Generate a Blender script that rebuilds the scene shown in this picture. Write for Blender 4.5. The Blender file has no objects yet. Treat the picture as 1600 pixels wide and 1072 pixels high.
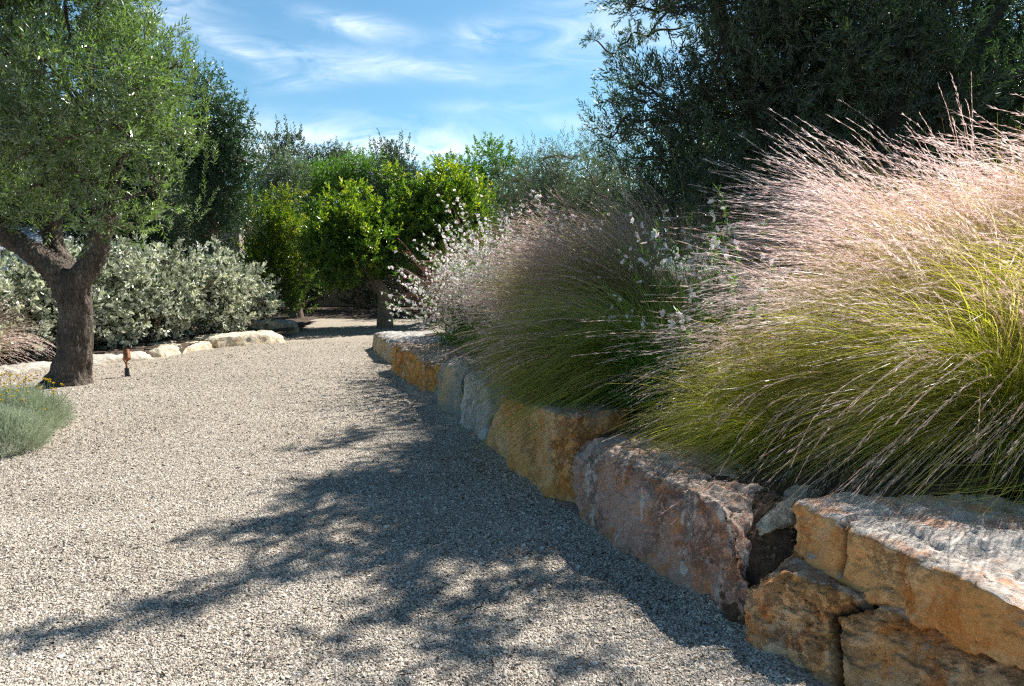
import bpy, math, random
import numpy as np
from mathutils import Vector, Matrix, Quaternion

R = math.radians
sc = bpy.context.scene
col = sc.collection

# ------------------------------------------------------------------ camera
CAM_H = 1.55; PITCH = 5.73; FPX = 1156.0
cam_d = bpy.data.cameras.new('camera'); cam = bpy.data.objects.new('camera', cam_d); col.objects.link(cam)
cam_d.sensor_width = 36; cam_d.lens = 36 * FPX / 1600
cam_d.clip_end = 2000; cam_d.clip_start = .05
cam.location = (0, 0, CAM_H); cam.rotation_euler = (R(90 - PITCH), 0, 0)
sc.camera = cam
CP, SP = math.cos(R(PITCH)), math.sin(R(PITCH))

def ray(px, py):
    u = (px - 800) / FPX; v = (536 - py) / FPX
    return np.array([u, CP + v * SP, v * CP - SP])
def G(px, py, z=0.0):
    d = ray(px, py); t = (z - CAM_H) / d[2]
    return np.array([0, 0, CAM_H]) + t * d
def AT(px, py, Y):
    d = ray(px, py); t = Y / d[1]
    return np.array([0, 0, CAM_H]) + t * d

# ------------------------------------------------------------------ light
SUN_AZ, SUN_EL = 40.0, 47.0
sv = Vector((math.sin(R(SUN_AZ)) * math.cos(R(SUN_EL)), math.cos(R(SUN_AZ)) * math.cos(R(SUN_EL)), math.sin(R(SUN_EL))))
sd = bpy.data.lights.new('sun', 'SUN'); so = bpy.data.objects.new('sun', sd); col.objects.link(so)
sd.energy = 4.9; sd.angle = R(.5); sd.color = (1, .955, .88)
so.rotation_euler = sv.to_track_quat('Z', 'Y').to_euler(); so.location = (10, 10, 30)

w = bpy.data.worlds.new('World'); sc.world = w; w.use_nodes = True
nt = w.node_tree; nt.nodes.clear()
def N(nt, t, **k):
    n = nt.nodes.new(t)
    for a, b in k.items():
        if a.startswith('i_'): n.inputs[a[2:].replace('_', ' ')].default_value = b
        else: setattr(n, a, b)
    return n
def L(nt, a, b): nt.links.new(a, b)
def MATH(nt, op, a, b=None, clamp=False):
    n = nt.nodes.new('ShaderNodeMath'); n.operation = op; n.use_clamp = clamp
    for i, x in enumerate((a, b)):
        if x is None: continue
        if isinstance(x, (int, float)): n.inputs[i].default_value = x
        else: L(nt, x, n.inputs[i])
    return n.outputs[0]
def MIX(nt, fac, a, b, mode='MIX'):
    n = nt.nodes.new('ShaderNodeMix'); n.data_type = 'RGBA'; n.blend_type = mode
    for i, x in ((0, fac), (6, a), (7, b)):
        if isinstance(x, (int, float)): n.inputs[i].default_value = x
        elif isinstance(x, tuple): n.inputs[i].default_value = (*x, 1) if len(x) == 3 else x
        else: L(nt, x, n.inputs[i])
    return n.outputs[2]
def RAMP(nt, fac, stops, interp='LINEAR'):
    n = nt.nodes.new('ShaderNodeValToRGB'); n.color_ramp.interpolation = interp
    els = n.color_ramp.elements
    while len(els) < len(stops): els.new(.5)
    for e, (p, c) in zip(els, stops):
        e.position = p
        if isinstance(c, (int, float)): c = (c, c, c)
        e.color = (*c, 1)
    L(nt, fac, n.inputs[0]); return n.outputs[0]

sky = N(nt, 'ShaderNodeTexSky', sky_type='NISHITA', sun_disc=False, sun_elevation=R(SUN_EL), sun_rotation=R(SUN_AZ),
        air_density=1.0, dust_density=.6, ozone_density=2.0, altitude=50)
# clouds: thin wisps laid out over azimuth / elevation of the sky
tc = N(nt, 'ShaderNodeTexCoord'); sp = N(nt, 'ShaderNodeSeparateXYZ'); L(nt, tc.outputs['Generated'], sp.inputs[0])
az = MATH(nt, 'ARCTAN2', sp.outputs[0], sp.outputs[1]); el = MATH(nt, 'ARCSINE', sp.outputs[2])
def azel(px, py):
    d = ray(px, py); d = d / np.linalg.norm(d)
    return math.atan2(d[0], d[1]), math.asin(d[2])
cv = N(nt, 'ShaderNodeCombineXYZ'); L(nt, az, cv.inputs[0]); L(nt, el, cv.inputs[1])
mp = N(nt, 'ShaderNodeMapping'); L(nt, cv.outputs[0], mp.inputs[0]); mp.inputs['Rotation'].default_value = (0, 0, R(-12)); mp.inputs['Scale'].default_value = (5.0, 17, 1)
nz = N(nt, 'ShaderNodeTexNoise', i_Scale=1.6, i_Detail=9.0, i_Roughness=.62, i_Distortion=1.4); L(nt, mp.outputs[0], nz.inputs[0])
mask = None
def blob(px, py, rx, ry, rot, amp):
    global mask
    a, e = azel(px, py)
    m = N(nt, 'ShaderNodeVectorMath', operation='SUBTRACT'); L(nt, cv.outputs[0], m.inputs[0]); m.inputs[1].default_value = (a, e, 0)
    r = N(nt, 'ShaderNodeVectorRotate', rotation_type='Z_AXIS'); L(nt, m.outputs[0], r.inputs[0]); r.inputs['Angle'].default_value = R(rot)
    s = N(nt, 'ShaderNodeVectorMath', operation='MULTIPLY'); L(nt, r.outputs[0], s.inputs[0]); s.inputs[1].default_value = (FPX / rx, FPX / ry, 0)
    ln = N(nt, 'ShaderNodeVectorMath', operation='DOT_PRODUCT'); L(nt, s.outputs[0], ln.inputs[0]); L(nt, s.outputs[0], ln.inputs[1])
    g = MATH(nt, 'MULTIPLY', MATH(nt, 'EXPONENT', MATH(nt, 'MULTIPLY', ln.outputs['Value'], -1.0)), amp)
    mask = g if mask is None else MATH(nt, 'ADD', mask, g)
for b in [(250, 20, 75, 50, 0, .75), (565, 42, 75, 15, 8, 1.0), (752, 56, 42, 20, -5, .85), (470, 88, 160, 18, 4, .62), (520, 122, 150, 12, -8, .42),
          (400, 95, 60, 10, 25, .5), (680, 108, 120, 12, 8, .55), (900, 45, 100, 50, -20, .5), (520, 225, 210, 28, 0, 1.0), (650, 235, 120, 32, 0, .75),
          (1050, 60, 120, 50, 10, .45), (1300, 240, 300, 60, 0, .5), (120, 200, 200, 60, 0, .5), (390, 230, 60, 30, 0, .8), (900, 190, 160, 16, 6, .3),
          (700, 170, 180, 10, -4, .22)]:
    blob(*b)
spread = N(nt, 'ShaderNodeTexNoise', i_Scale=2.2, i_Detail=3.0); L(nt, tc.outputs['Generated'], spread.inputs[0])
hid = RAMP(nt, el, [(.42, 0.0), (.75, 1.0)])
base_m = MATH(nt, 'ADD', MATH(nt, 'MULTIPLY', mask, .68), MATH(nt, 'MULTIPLY', MATH(nt, 'MULTIPLY', spread.outputs['Fac'], hid), .1))
cl = MATH(nt, 'MULTIPLY', base_m, RAMP(nt, nz.outputs['Fac'], [(.34, .03), (.68, 1.0)]), clamp=True)
tint = MIX(nt, 1.0, sky.outputs[0], (.71, 1.07, 1.13), 'MULTIPLY')
gain = MIX(nt, MATH(nt, 'MULTIPLY', cl, .84), tint, (12.4, 13.0, 13.4))
gain = MIX(nt, 1.0, gain, RAMP(nt, el, [(.40, (1., 1., 1.)), (.95, (.36, .36, .38))]), 'MULTIPLY')   # dimmed towards the zenith to lower the sky fill in the shadows
bg = N(nt, 'ShaderNodeBackground'); bg.inputs[1].default_value = .066; L(nt, gain, bg.inputs[0])
ow = N(nt, 'ShaderNodeOutputWorld'); L(nt, bg.outputs[0], ow.inputs[0])

sc.view_settings.view_transform = 'Standard'; sc.view_settings.look = 'None'
sc.view_settings.exposure = 0.96; sc.view_settings.gamma = 1
sc.render.engine = 'CYCLES'
sc.cycles.max_bounces = 8; sc.cycles.diffuse_bounces = 3; sc.cycles.glossy_bounces = 2
sc.cycles.transmission_bounces = 5; sc.cycles.transparent_max_bounces = 6
sc.cycles.use_adaptive_sampling = True; sc.cycles.adaptive_threshold = .01; sc.cycles.use_denoising = False; sc.cycles.pixel_filter_type = 'BLACKMAN_HARRIS'; sc.cycles.filter_width = 1.25
sc.cycles.sample_clamp_indirect = 4

# ------------------------------------------------------------------ noise (vectorised)
def _h(ix, iy, iz, s):
    n = (ix.astype(np.int64) * 374761393 + iy.astype(np.int64) * 668265263 + iz.astype(np.int64) * 2147483647 + s * 1274126177) & 0xffffffff
    n = ((n ^ (n >> 13)) * 1274126177) & 0xffffffff
    n = (n ^ (n >> 16)); n = (n * 2246822519) & 0xffffffff; n ^= n >> 15
    return (n & 0xffffff) / float(0xffffff) * 2 - 1
def vn(P, s=0):
    i = np.floor(P); f = P - i; f = f * f * (3 - 2 * f); i = i.astype(np.int64)
    r = 0
    for dx in (0, 1):
        for dy in (0, 1):
            for dz in (0, 1):
                wt = (f[:, 0] if dx else 1 - f[:, 0]) * (f[:, 1] if dy else 1 - f[:, 1]) * (f[:, 2] if dz else 1 - f[:, 2])
                r = r + wt * _h(i[:, 0] + dx, i[:, 1] + dy, i[:, 2] + dz, s)
    return r
def fbm(P, scale, octv=4, rough=.5, s=0):
    r = 0; a = 1; t = 0; P = P * scale
    for k in range(octv):
        r = r + a * vn(P + 17.3 * k, s + k); t += a; a *= rough; P = P * 2.03
    return r / t
def nrm(v): return v / np.maximum(np.linalg.norm(v, axis=-1, keepdims=True), 1e-9)

# ------------------------------------------------------------------ mesh building
def setp(o, label=None, cat=None, group=None, kind=None):
    if label: o['label'] = label
    if cat: o['category'] = cat
    if group: o['group'] = group
    if kind: o['kind'] = kind
    return o
def mesh_obj(name, V, Fs, mats, parent=None, colr=None, smooth=False, matidx=None):
    """Fs: list of int arrays (M,k). colr: per-vertex (r,g,b)."""
    me = bpy.data.meshes.new(name)
    V = np.asarray(V, dtype=np.float32); Fs = [np.asarray(f, dtype=np.int32) for f in Fs if len(f)]
    nl = sum(f.size for f in Fs); nf = sum(len(f) for f in Fs)
    me.vertices.add(len(V)); me.vertices.foreach_set('co', V.ravel())
    me.loops.add(nl); me.loops.foreach_set('vertex_index', np.concatenate([f.ravel() for f in Fs]))
    tot = np.concatenate([np.full(len(f), f.shape[1], dtype=np.int32) for f in Fs])
    st = np.concatenate([[0], np.cumsum(tot)[:-1]]).astype(np.int32)
    me.polygons.add(nf); me.polygons.foreach_set('loop_start', st)
    if matidx is not None: me.polygons.foreach_set('material_index', np.asarray(matidx, dtype=np.int32))
    me.polygons.foreach_set('use_smooth', np.full(nf, smooth, dtype=bool))
    if colr is not None:
        a = me.attributes.new('Col', 'FLOAT_COLOR', 'POINT')
        c = np.ones((len(V), 4), dtype=np.float32); c[:, :3] = colr
        a.data.foreach_set('color', c.ravel())
    me.update(calc_edges=True); me.validate()
    for m in (mats if isinstance(mats, (list, tuple)) else [mats]): me.materials.append(m)
    o = bpy.data.objects.new(name, me); col.objects.link(o)
    if parent is not None: o.parent = parent; o.matrix_parent_inverse = parent.matrix_world.inverted()
    return o
def empty(name, loc, label, cat, group=None):
    o = bpy.data.objects.new(name, None); col.objects.link(o); o.location = Vector(loc); o.empty_display_size = .2
    o.matrix_world = Matrix.Translation(Vector(loc))
    return setp(o, label, cat, group)

class Geo:
    def __init__(s): s.V = []; s.F = []; s.C = []; s.n = 0
    def add(s, V, F, C):
        V = np.asarray(V); s.V.append(V); s.F.append(np.asarray(F) + s.n); C = np.asarray(C, dtype=float)
        if C.ndim == 1: C = np.tile(C, (len(V), 1))
        s.C.append(C); s.n += len(V)
    def build(s, name, mats, parent=None, smooth=False):
        by = {}
        for f in s.F: by.setdefault(f.shape[1], []).append(f)
        return mesh_obj(name, np.concatenate(s.V), [np.concatenate(v) for v in by.values()], mats, parent, np.concatenate(s.C), smooth)

def leaves(g, P, D, W, Ln, rng, kind=6, fold=.25, droop=.15, up=None, rnd=None, t=None):
    """n leaves: base P, unit direction D, width W, length Ln"""
    n = len(P)
    W = np.broadcast_to(W, (n,))[:, None]; Ln = np.broadcast_to(Ln, (n,))[:, None]
    r = rng.normal(size=(n, 3)) if up is None else up + rng.normal(size=(n, 3)) * .45
    S = nrm(np.cross(D, r)); Nn = np.cross(S, D)
    rr = rng.random(n) if rnd is None else rnd
    tt = rng.random(n) if t is None else t
    if kind == 4:
        a = P; b = P + D * Ln * .45 + S * W * .5 + Nn * W * fold; c = P + D * Ln - Nn * Ln * droop; d = P + D * Ln * .45 - S * W * .5 + Nn * W * fold
        V = np.stack([a, b, c, d], 1).reshape(-1, 3); F = np.arange(n * 4).reshape(n, 4); k = 4
    else:
        m = P + D * Ln * .3 - Nn * 0; m2 = P + D * Ln * .72 - Nn * Ln * droop * .4
        a = P; tip = P + D * Ln - Nn * Ln * droop
        b1 = m + S * W * .46 + Nn * W * fold; b2 = m2 + S * W * .4 + Nn * W * fold
        d1 = m - S * W * .46 + Nn * W * fold; d2 = m2 - S * W * .4 + Nn * W * fold
        V = np.stack([a, b1, b2, tip, d2, d1], 1).reshape(-1, 3); i = np.arange(n)[:, None] * 6
        F = np.concatenate([i + np.array([[0, 1, 2, 3]]), i + np.array([[0, 3, 4, 5]])]); k = 6
    C = np.repeat(np.stack([rr, tt, rng.random(n)], 1), k, axis=0)
    g.add(V, F, C)

def ribbons(g, pts, wid, rng, rnd=None, side=None):
    """pts (n,k,3), wid (n,k)"""
    n, k, _ = pts.shape
    T = np.gradient(pts, axis=1); T = nrm(T)
    r = nrm(rng.normal(size=(n, 1, 3))) if side is None else side
    S = nrm(np.cross(T, np.broadcast_to(r, T.shape)))
    A = pts + S * wid[..., None] * .5; B = pts - S * wid[..., None] * .5
    V = np.stack([A, B], 2).reshape(-1, 3)
    base = (np.arange(n)[:, None] * k + np.arange(k - 1)[None]) * 2
    b = base.ravel()[:, None]; F = b + np.array([[0, 1, 3, 2]])
    rr = rng.random(n) if rnd is None else rnd
    tt = np.broadcast_to(np.linspace(0, 1, k)[None], (n, k))
    C = np.stack([np.repeat(np.broadcast_to(rr[:, None], (n, k))[..., None], 2, 2), np.repeat(tt[..., None], 2, 2), np.repeat(np.broadcast_to(rng.random(n)[:, None], (n, k))[..., None], 2, 2)], -1).reshape(-1, 3)
    g.add(V, F, C)

def tube(g, pts, rad, nseg=8, c=(0.5, 0.5, 0.5), sub=1, cap=True):
    pts = np.asarray(pts, float); rad = np.asarray(rad, float)
    if sub > 1 and len(pts) > 2:      # catmull-rom
        P = np.vstack([2 * pts[0] - pts[1], pts, 2 * pts[-1] - pts[-2]]); o = []; rr = []
        for i in range(1, len(P) - 2):
            for j in range(sub):
                t = j / sub
                o.append(.5 * ((2 * P[i]) + (-P[i - 1] + P[i + 1]) * t + (2 * P[i - 1] - 5 * P[i] + 4 * P[i + 1] - P[i + 2]) * t * t + (-P[i - 1] + 3 * P[i] - 3 * P[i + 1] + P[i + 2]) * t ** 3))
                rr.append(rad[i - 1] * (1 - t) + rad[i] * t)
        o.append(pts[-1]); rr.append(rad[-1]); pts = np.array(o); rad = np.array(rr)
    k = len(pts); T = nrm(np.gradient(pts, axis=0))
    ref = np.array([1., 0, 0]) if abs(T[0][0]) < .8 else np.array([0, 1., 0])
    U = np.cross(T[0], ref); U /= np.linalg.norm(U); Us = []
    for i in range(k):
        U = U - T[i] * np.dot(U, T[i]); U /= np.linalg.norm(U); Us.append(U)
    Us = np.array(Us); Vs = np.cross(T, Us)
    a = np.arange(nseg) / nseg * 2 * np.pi
    V = pts[:, None] + (Us[:, None] * np.cos(a)[None, :, None] + Vs[:, None] * np.sin(a)[None, :, None]) * rad[:, None, None]
    V = V.reshape(-1, 3)
    i = np.arange(k - 1)[:, None] * nseg; j = np.arange(nseg)[None]; j2 = (j + 1) % nseg
    F = np.stack([i + j, i + j2, i + nseg + j2, i + nseg + j], -1).reshape(-1, 4)
    C = np.tile(np.array(c, float), (len(V), 1))
    g.add(V, F, C)
    if cap:
        for e, (idx, pt) in enumerate((((0, pts[0])), ((k - 1, pts[-1])))):
            ring = V[idx * nseg:(idx + 1) * nseg]; VV = np.vstack([ring, [pt]])
            Fc = np.array([[nseg, (q + 1) % nseg, q] if e == 0 else [nseg, q, (q + 1) % nseg] for q in range(nseg)])
            g.add(VV, Fc, np.tile(np.array(c, float), (len(VV), 1)))

# ------------------------------------------------------------------ materials
def new_mat(name):
    m = bpy.data.materials.new(name); m.use_nodes = True; m.node_tree.nodes.clear(); return m, m.node_tree
def out(nt, s, disp=None):
    o = nt.nodes.new('ShaderNodeOutputMaterial'); L(nt, s, o.inputs[0])
def leaf_mat(name, stops, back=None, rough=.45, trans=.35, tcol=(1.25, 1.3, .5), spec=.5, tstops=None, coat=0):
    """stops: colour ramp over per-leaf random; tstops: optional ramp over t (position along the blade) mixed over it"""
    m, nt = new_mat(name)
    at = N(nt, 'ShaderNodeAttribute', attribute_name='Col'); s = N(nt, 'ShaderNodeSeparateColor'); L(nt, at.outputs['Color'], s.inputs[0])
    c = RAMP(nt, s.outputs[0], stops)
    if tstops is not None:
        tr = N(nt, 'ShaderNodeValToRGB'); els = tr.color_ramp.elements
        while len(els) < len(tstops): els.new(.5)
        for e, (p, cc, a) in zip(els, tstops): e.position = p; e.color = (*cc, a)
        L(nt, s.outputs[1], tr.inputs[0]); c = MIX(nt, tr.outputs[1], c, tr.outputs[0])
    f = c
    if back is not None:
        ge = N(nt, 'ShaderNodeNewGeometry'); bc = MIX(nt, .75, c, back); f = MIX(nt, ge.outputs['Backfacing'], c, bc)
    p = N(nt, 'ShaderNodeBsdfPrincipled'); L(nt, f, p.inputs['Base Color']); p.inputs['Roughness'].default_value = rough
    p.inputs['Specular IOR Level'].default_value = spec
    tl = N(nt, 'ShaderNodeBsdfTranslucent'); L(nt, MIX(nt, 1.0, c, tcol, 'MULTIPLY'), tl.inputs[0])
    mx = N(nt, 'ShaderNodeMixShader'); mx.inputs[0].default_value = trans; L(nt, p.outputs[0], mx.inputs[1]); L(nt, tl.outputs[0], mx.inputs[2])
    out(nt, mx.outputs[0]); return m
def bark_mat(name, a, b, scale=14, strength=.7, dist=.03):
    m, nt = new_mat(name); tc = N(nt, 'ShaderNodeTexCoord')
    mp = N(nt, 'ShaderNodeMapping'); L(nt, tc.outputs['Object'], mp.inputs[0]); mp.inputs['Scale'].default_value = (1, 1, .35)
    vo = N(nt, 'ShaderNodeTexVoronoi', feature='DISTANCE_TO_EDGE', i_Scale=scale * 1.6); 
    n1 = N(nt, 'ShaderNodeTexNoise', i_Scale=scale, i_Detail=8.0, i_Roughness=.65); L(nt, mp.outputs[0], n1.inputs[0])
    wv = N(nt, 'ShaderNodeVectorMath', operation='MULTIPLY_ADD'); L(nt, n1.outputs['Color'], wv.inputs[0]); wv.inputs[1].default_value = (.05, .05, .05); L(nt, mp.outputs[0], wv.inputs[2])
    L(nt, wv.outputs[0], vo.inputs[0])
    n2 = N(nt, 'ShaderNodeTexNoise', i_Scale=2.5, i_Detail=4.0); L(nt, tc.outputs['Object'], n2.inputs[0])
    ed = RAMP(nt, vo.outputs['Distance'], [(0, 0.0), (.22, 1.0)])
    h = MATH(nt, 'ADD', MATH(nt, 'MULTIPLY', ed, .6), n1.outputs['Fac'])
    c = MIX(nt, RAMP(nt, n1.outputs['Fac'], [(.3, 0.0), (.7, 1.0)]), a, b)
    c = MIX(nt, RAMP(nt, n2.outputs['Fac'], [(.45, 0.0), (.7, .7)]), c, tuple(x * 1.5 for x in b))
    bp = N(nt, 'ShaderNodeBump'); bp.inputs['Strength'].default_value = strength; bp.inputs['Distance'].default_value = dist; L(nt, h, bp.inputs['Height'])
    p = N(nt, 'ShaderNodeBsdfPrincipled'); L(nt, c, p.inputs['Base Color']); p.inputs['Roughness'].default_value = .85; p.inputs['Specular IOR Level'].default_value = .25
    L(nt, bp.outputs[0], p.inputs['Normal']); out(nt, p.outputs[0]); return m
def plain(name, c, rough=.6, metal=0, nscale=None, namp=.15):
    m, nt = new_mat(name); p = N(nt, 'ShaderNodeBsdfPrincipled'); p.inputs['Roughness'].default_value = rough; p.inputs['Metallic'].default_value = metal
    tc = N(nt, 'ShaderNodeTexCoord'); n1 = N(nt, 'ShaderNodeTexNoise', i_Scale=nscale or 8.0, i_Detail=6.0); L(nt, tc.outputs['Object'], n1.inputs[0])
    cc = MIX(nt, n1.outputs['Fac'], tuple(x * (1 - namp * 2) for x in c), tuple(min(1, x * (1 + namp * 2)) for x in c)); L(nt, cc, p.inputs['Base Color'])
    bp = N(nt, 'ShaderNodeBump'); bp.inputs['Strength'].default_value = .3; bp.inputs['Distance'].default_value = .01; L(nt, n1.outputs['Fac'], bp.inputs['Height']); L(nt, bp.outputs[0], p.inputs['Normal'])
    out(nt, p.outputs[0]); return m

# gravel
def gravel_sheet_mat():
    m, nt = new_mat('gravel'); tc = N(nt, 'ShaderNodeTexCoord')
    v = N(nt, 'ShaderNodeTexVoronoi', i_Scale=95.0); L(nt, tc.outputs['Object'], v.inputs[0])
    v2 = N(nt, 'ShaderNodeTexVoronoi', i_Scale=60.0); L(nt, tc.outputs['Object'], v2.inputs[0])
    sr = N(nt, 'ShaderNodeSeparateColor'); L(nt, v.outputs['Color'], sr.inputs[0])
    c = RAMP(nt, sr.outputs[0], [(0, (.13, .11, .09)), (.2, (.26, .22, .18)), (.5, (.40, .345, .28)), (.8, (.51, .45, .375)), (1, (.66, .605, .53))])
    n = N(nt, 'ShaderNodeTexNoise', i_Scale=.9, i_Detail=5.0, i_Roughness=.6); L(nt, tc.outputs['Object'], n.inputs[0])
    c = MIX(nt, 1.0, c, RAMP(nt, n.outputs['Fac'], [(.3, (.80, .79, .78)), (.7, (1.06, 1.04, 1.0))]), 'MULTIPLY')
    h = MATH(nt, 'SUBTRACT', 1.0, v.outputs['Distance']); h2 = MATH(nt, 'ADD', h, MATH(nt, 'MULTIPLY', v2.outputs['Distance'], -.5))
    bp = N(nt, 'ShaderNodeBump'); bp.inputs['Strength'].default_value = .85; bp.inputs['Distance'].default_value = .008; L(nt, h2, bp.inputs['Height'])
    p = N(nt, 'ShaderNodeBsdfPrincipled'); L(nt, c, p.inputs['Base Color']); p.inputs['Roughness'].default_value = .85; p.inputs['Specular IOR Level'].default_value = .2
    L(nt, bp.outputs[0], p.inputs['Normal']); out(nt, p.outputs[0]); return m
def pebble_mat():
    m, nt = new_mat('pebble'); at = N(nt, 'ShaderNodeAttribute', attribute_name='Col'); s = N(nt, 'ShaderNodeSeparateColor'); L(nt, at.outputs['Color'], s.inputs[0])
    c = RAMP(nt, s.outputs[0], [(0, (.13, .11, .092)), (.14, (.29, .245, .20)), (.38, (.48, .415, .345)), (.75, (.61, .545, .465)), (1, (.80, .74, .66))])
    p = N(nt, 'ShaderNodeBsdfPrincipled'); L(nt, c, p.inputs['Base Color']); p.inputs['Roughness'].default_value = .8; p.inputs['Specular IOR Level'].default_value = .25
    out(nt, p.outputs[0]); return m
def soil_mat(name, a, b, s=9):
    m, nt = new_mat(name); tc = N(nt, 'ShaderNodeTexCoord'); n = N(nt, 'ShaderNodeTexNoise', i_Scale=float(s), i_Detail=9.0, i_Roughness=.7); L(nt, tc.outputs['Object'], n.inputs[0])
    bp = N(nt, 'ShaderNodeBump'); bp.inputs['Strength'].default_value = .8; bp.inputs['Distance'].default_value = .05; L(nt, n.outputs['Fac'], bp.inputs['Height'])
    p = N(nt, 'ShaderNodeBsdfPrincipled'); L(nt, RAMP(nt, n.outputs['Fac'], [(.35, a), (.65, b)]), p.inputs['Base Color']); p.inputs['Roughness'].default_value = .95
    L(nt, bp.outputs[0], p.inputs['Normal']); out(nt, p.outputs[0]); return m

def stone_mat(name, top, f1, f2, f3, streak=(.72, .70, .67), streak_amt=.5, dark=(.10, .06, .03), dark_amt=.4, scale=3.0, seed=0.0, strat=(0, 0, 0)):
    """top: weathered bed face; f1,f2,f3: broken face colours; streak: white mineral runs; dark: pitted brown crust"""
    m, nt = new_mat(name); tc = N(nt, 'ShaderNodeTexCoord')
    off = N(nt, 'ShaderNodeVectorMath', operation='ADD'); L(nt, tc.outputs['Object'], off.inputs[0]); off.inputs[1].default_value = (seed * 3.1, seed * 1.7, seed * 2.3)
    O = off.outputs[0]
    at = N(nt, 'ShaderNodeAttribute', attribute_name='Col'); s = N(nt, 'ShaderNodeSeparateColor'); L(nt, at.outputs['Color'], s.inputs[0])
    def noi(sc_, det=8.0, ro=.6, dist=0.0, vec=None):
        n = N(nt, 'ShaderNodeTexNoise', i_Scale=float(sc_), i_Detail=det, i_Roughness=ro, i_Distortion=dist); L(nt, vec if vec is not None else O, n.inputs[0]); return n.outputs['Fac']
    a = noi(scale, 6.0, .62, .6); b = noi(scale * 2.3, 8.0, .68, .3); fine = noi(55, 6.0, .75); mid = noi(16, 8.0, .7)
    c = MIX(nt, RAMP(nt, a, [(.38, 0.0), (.58, 1.0)]), f1, f2)
    c = MIX(nt, RAMP(nt, b, [(.5, 0.0), (.64, 1.0)]), c, f3)
    # vertical runs
    mp = N(nt, 'ShaderNodeMapping'); L(nt, O, mp.inputs[0]); mp.inputs['Scale'].default_value = (1, 1, .22)
    st = noi(9, 7.0, .62, .8, mp.outputs[0])
    c = MIX(nt, MATH(nt, 'MULTIPLY', RAMP(nt, st, [(.585, 0.0), (.62, 1.0)]), streak_amt), c, streak)
    st2 = noi(30, 7.0, .7)
    c = MIX(nt, MATH(nt, 'MULTIPLY', MATH(nt, 'MULTIPLY', RAMP(nt, st2, [(.60, 0.0), (.64, 1.0)]), RAMP(nt, b, [(.42, 0.0), (.55, 1.0)])), streak_amt), c, streak)
    dk = MATH(nt, 'MULTIPLY', RAMP(nt, mid, [(.42, 1.0), (.52, 0.0)]), RAMP(nt, noi(scale * .8, 3.0), [(.48, 0.0), (.6, 1.0)]))
    c = MIX(nt, MATH(nt, 'MULTIPLY', dk, dark_amt), c, dark)
    # top
    tpc = MIX(nt, RAMP(nt, mid, [(.35, 0.0), (.65, 1.0)]), tuple(x * .68 for x in top), top)
    tpc = MIX(nt, MATH(nt, 'MULTIPLY', RAMP(nt, b, [(.50, 0.0), (.62, 1.0)]), .6), tpc, f3)
    tpc = MIX(nt, MATH(nt, 'MULTIPLY', RAMP(nt, noi(7, 8.0, .7, .5), [(.5, 0.0), (.62, 1.0)]), .35), tpc, tuple(x * .5 for x in top))
    tf = MATH(nt, 'ADD', s.outputs[0], MATH(nt, 'MULTIPLY', MATH(nt, 'SUBTRACT', b, .5), 1.1))
    tf = RAMP(nt, MATH(nt, 'ADD', tf, MATH(nt, 'MULTIPLY', MATH(nt, 'SUBTRACT', mid, .5), .8)), [(.40, 0.0), (.78, 1.0)])
    c = MIX(nt, tf, c, tpc)
    c = MIX(nt, 1.0, c, RAMP(nt, fine, [(.3, (.72, .72, .72)), (.7, (1.2, 1.2, 1.2))]), 'MULTIPLY')
    c = MIX(nt, MATH(nt, 'MULTIPLY', s.outputs[2], .85), c, (.035, .02, .012))   # soil packed in the cracks
    h = MATH(nt, 'ADD', MATH(nt, 'MULTIPLY', fine, .35), MATH(nt, 'ADD', MATH(nt, 'MULTIPLY', mid, .9), MATH(nt, 'MULTIPLY', dk, -.35)))
    bp = N(nt, 'ShaderNodeBump'); bp.inputs['Strength'].default_value = .9; bp.inputs['Distance'].default_value = .03; L(nt, h, bp.inputs['Height'])
    p = N(nt, 'ShaderNodeBsdfPrincipled'); L(nt, c, p.inputs['Base Color']); p.inputs['Roughness'].default_value = .8; p.inputs['Specular IOR Level'].default_value = .3
    L(nt, bp.outputs[0], p.inputs['Normal']); out(nt, p.outputs[0]); return m

# ------------------------------------------------------------------ ground
# foot line of the right-hand boulder wall and of the left-hand kerb stones
WALL = np.array([G(1300, 1300)[:2], G(1215, 1110)[:2], G(1175, 1022)[:2], G(1030, 920)[:2], G(885, 812)[:2], G(815, 760)[:2], G(745, 695)[:2], G(662, 632)[:2], G(602, 577)[:2], G(575, 548)[:2], G(590, 535)[:2]])
LEFT = np.array([[-9.5, 9.6], G(-40, 592)[:2], G(110, 578)[:2], G(250, 562)[:2], G(310, 547)[:2], G(455, 535)[:2]])
def wall_x(y):
    pts = WALL[np.argsort(WALL[:, 1])]; return np.interp(y, pts[:, 1], pts[:, 0])
def gz(x, y): # gentle unevenness of the gravel
    P = np.stack([x, y, np.zeros_like(x)], 1)
    d = np.clip(wall_x(np.clip(y, 2.2, 14)) - x, -.1, 3); return fbm(P, .45, 3, s=5) * .02 + fbm(P, 2.2, 2, s=9) * .008 + fbm(P, 7, 2, s=19) * .004 + .028 * np.exp(-(d / .10)) * (.6 + .6 * fbm(P, 4, 2, s=29)) * (d < 2)
def grid(x0, x1, y0, y1, st, zf):
    xs = np.arange(x0, x1 + st / 2, st); ys = np.arange(y0, y1 + st / 2, st); X, Y = np.meshgrid(xs, ys)
    x = X.ravel(); y = Y.ravel(); V = np.stack([x, y, zf(x, y)], 1); nx = len(xs); ny = len(ys)
    i = (np.arange(ny - 1)[:, None] * nx + np.arange(nx - 1)[None]).ravel()[:, None]
    return V, i + np.array([[0, 1, nx + 1, nx]])
V, F = grid(-14, 7, -3, 24, .07, lambda x, y: gz(x, y))
M_gravel = gravel_sheet_mat()
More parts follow.
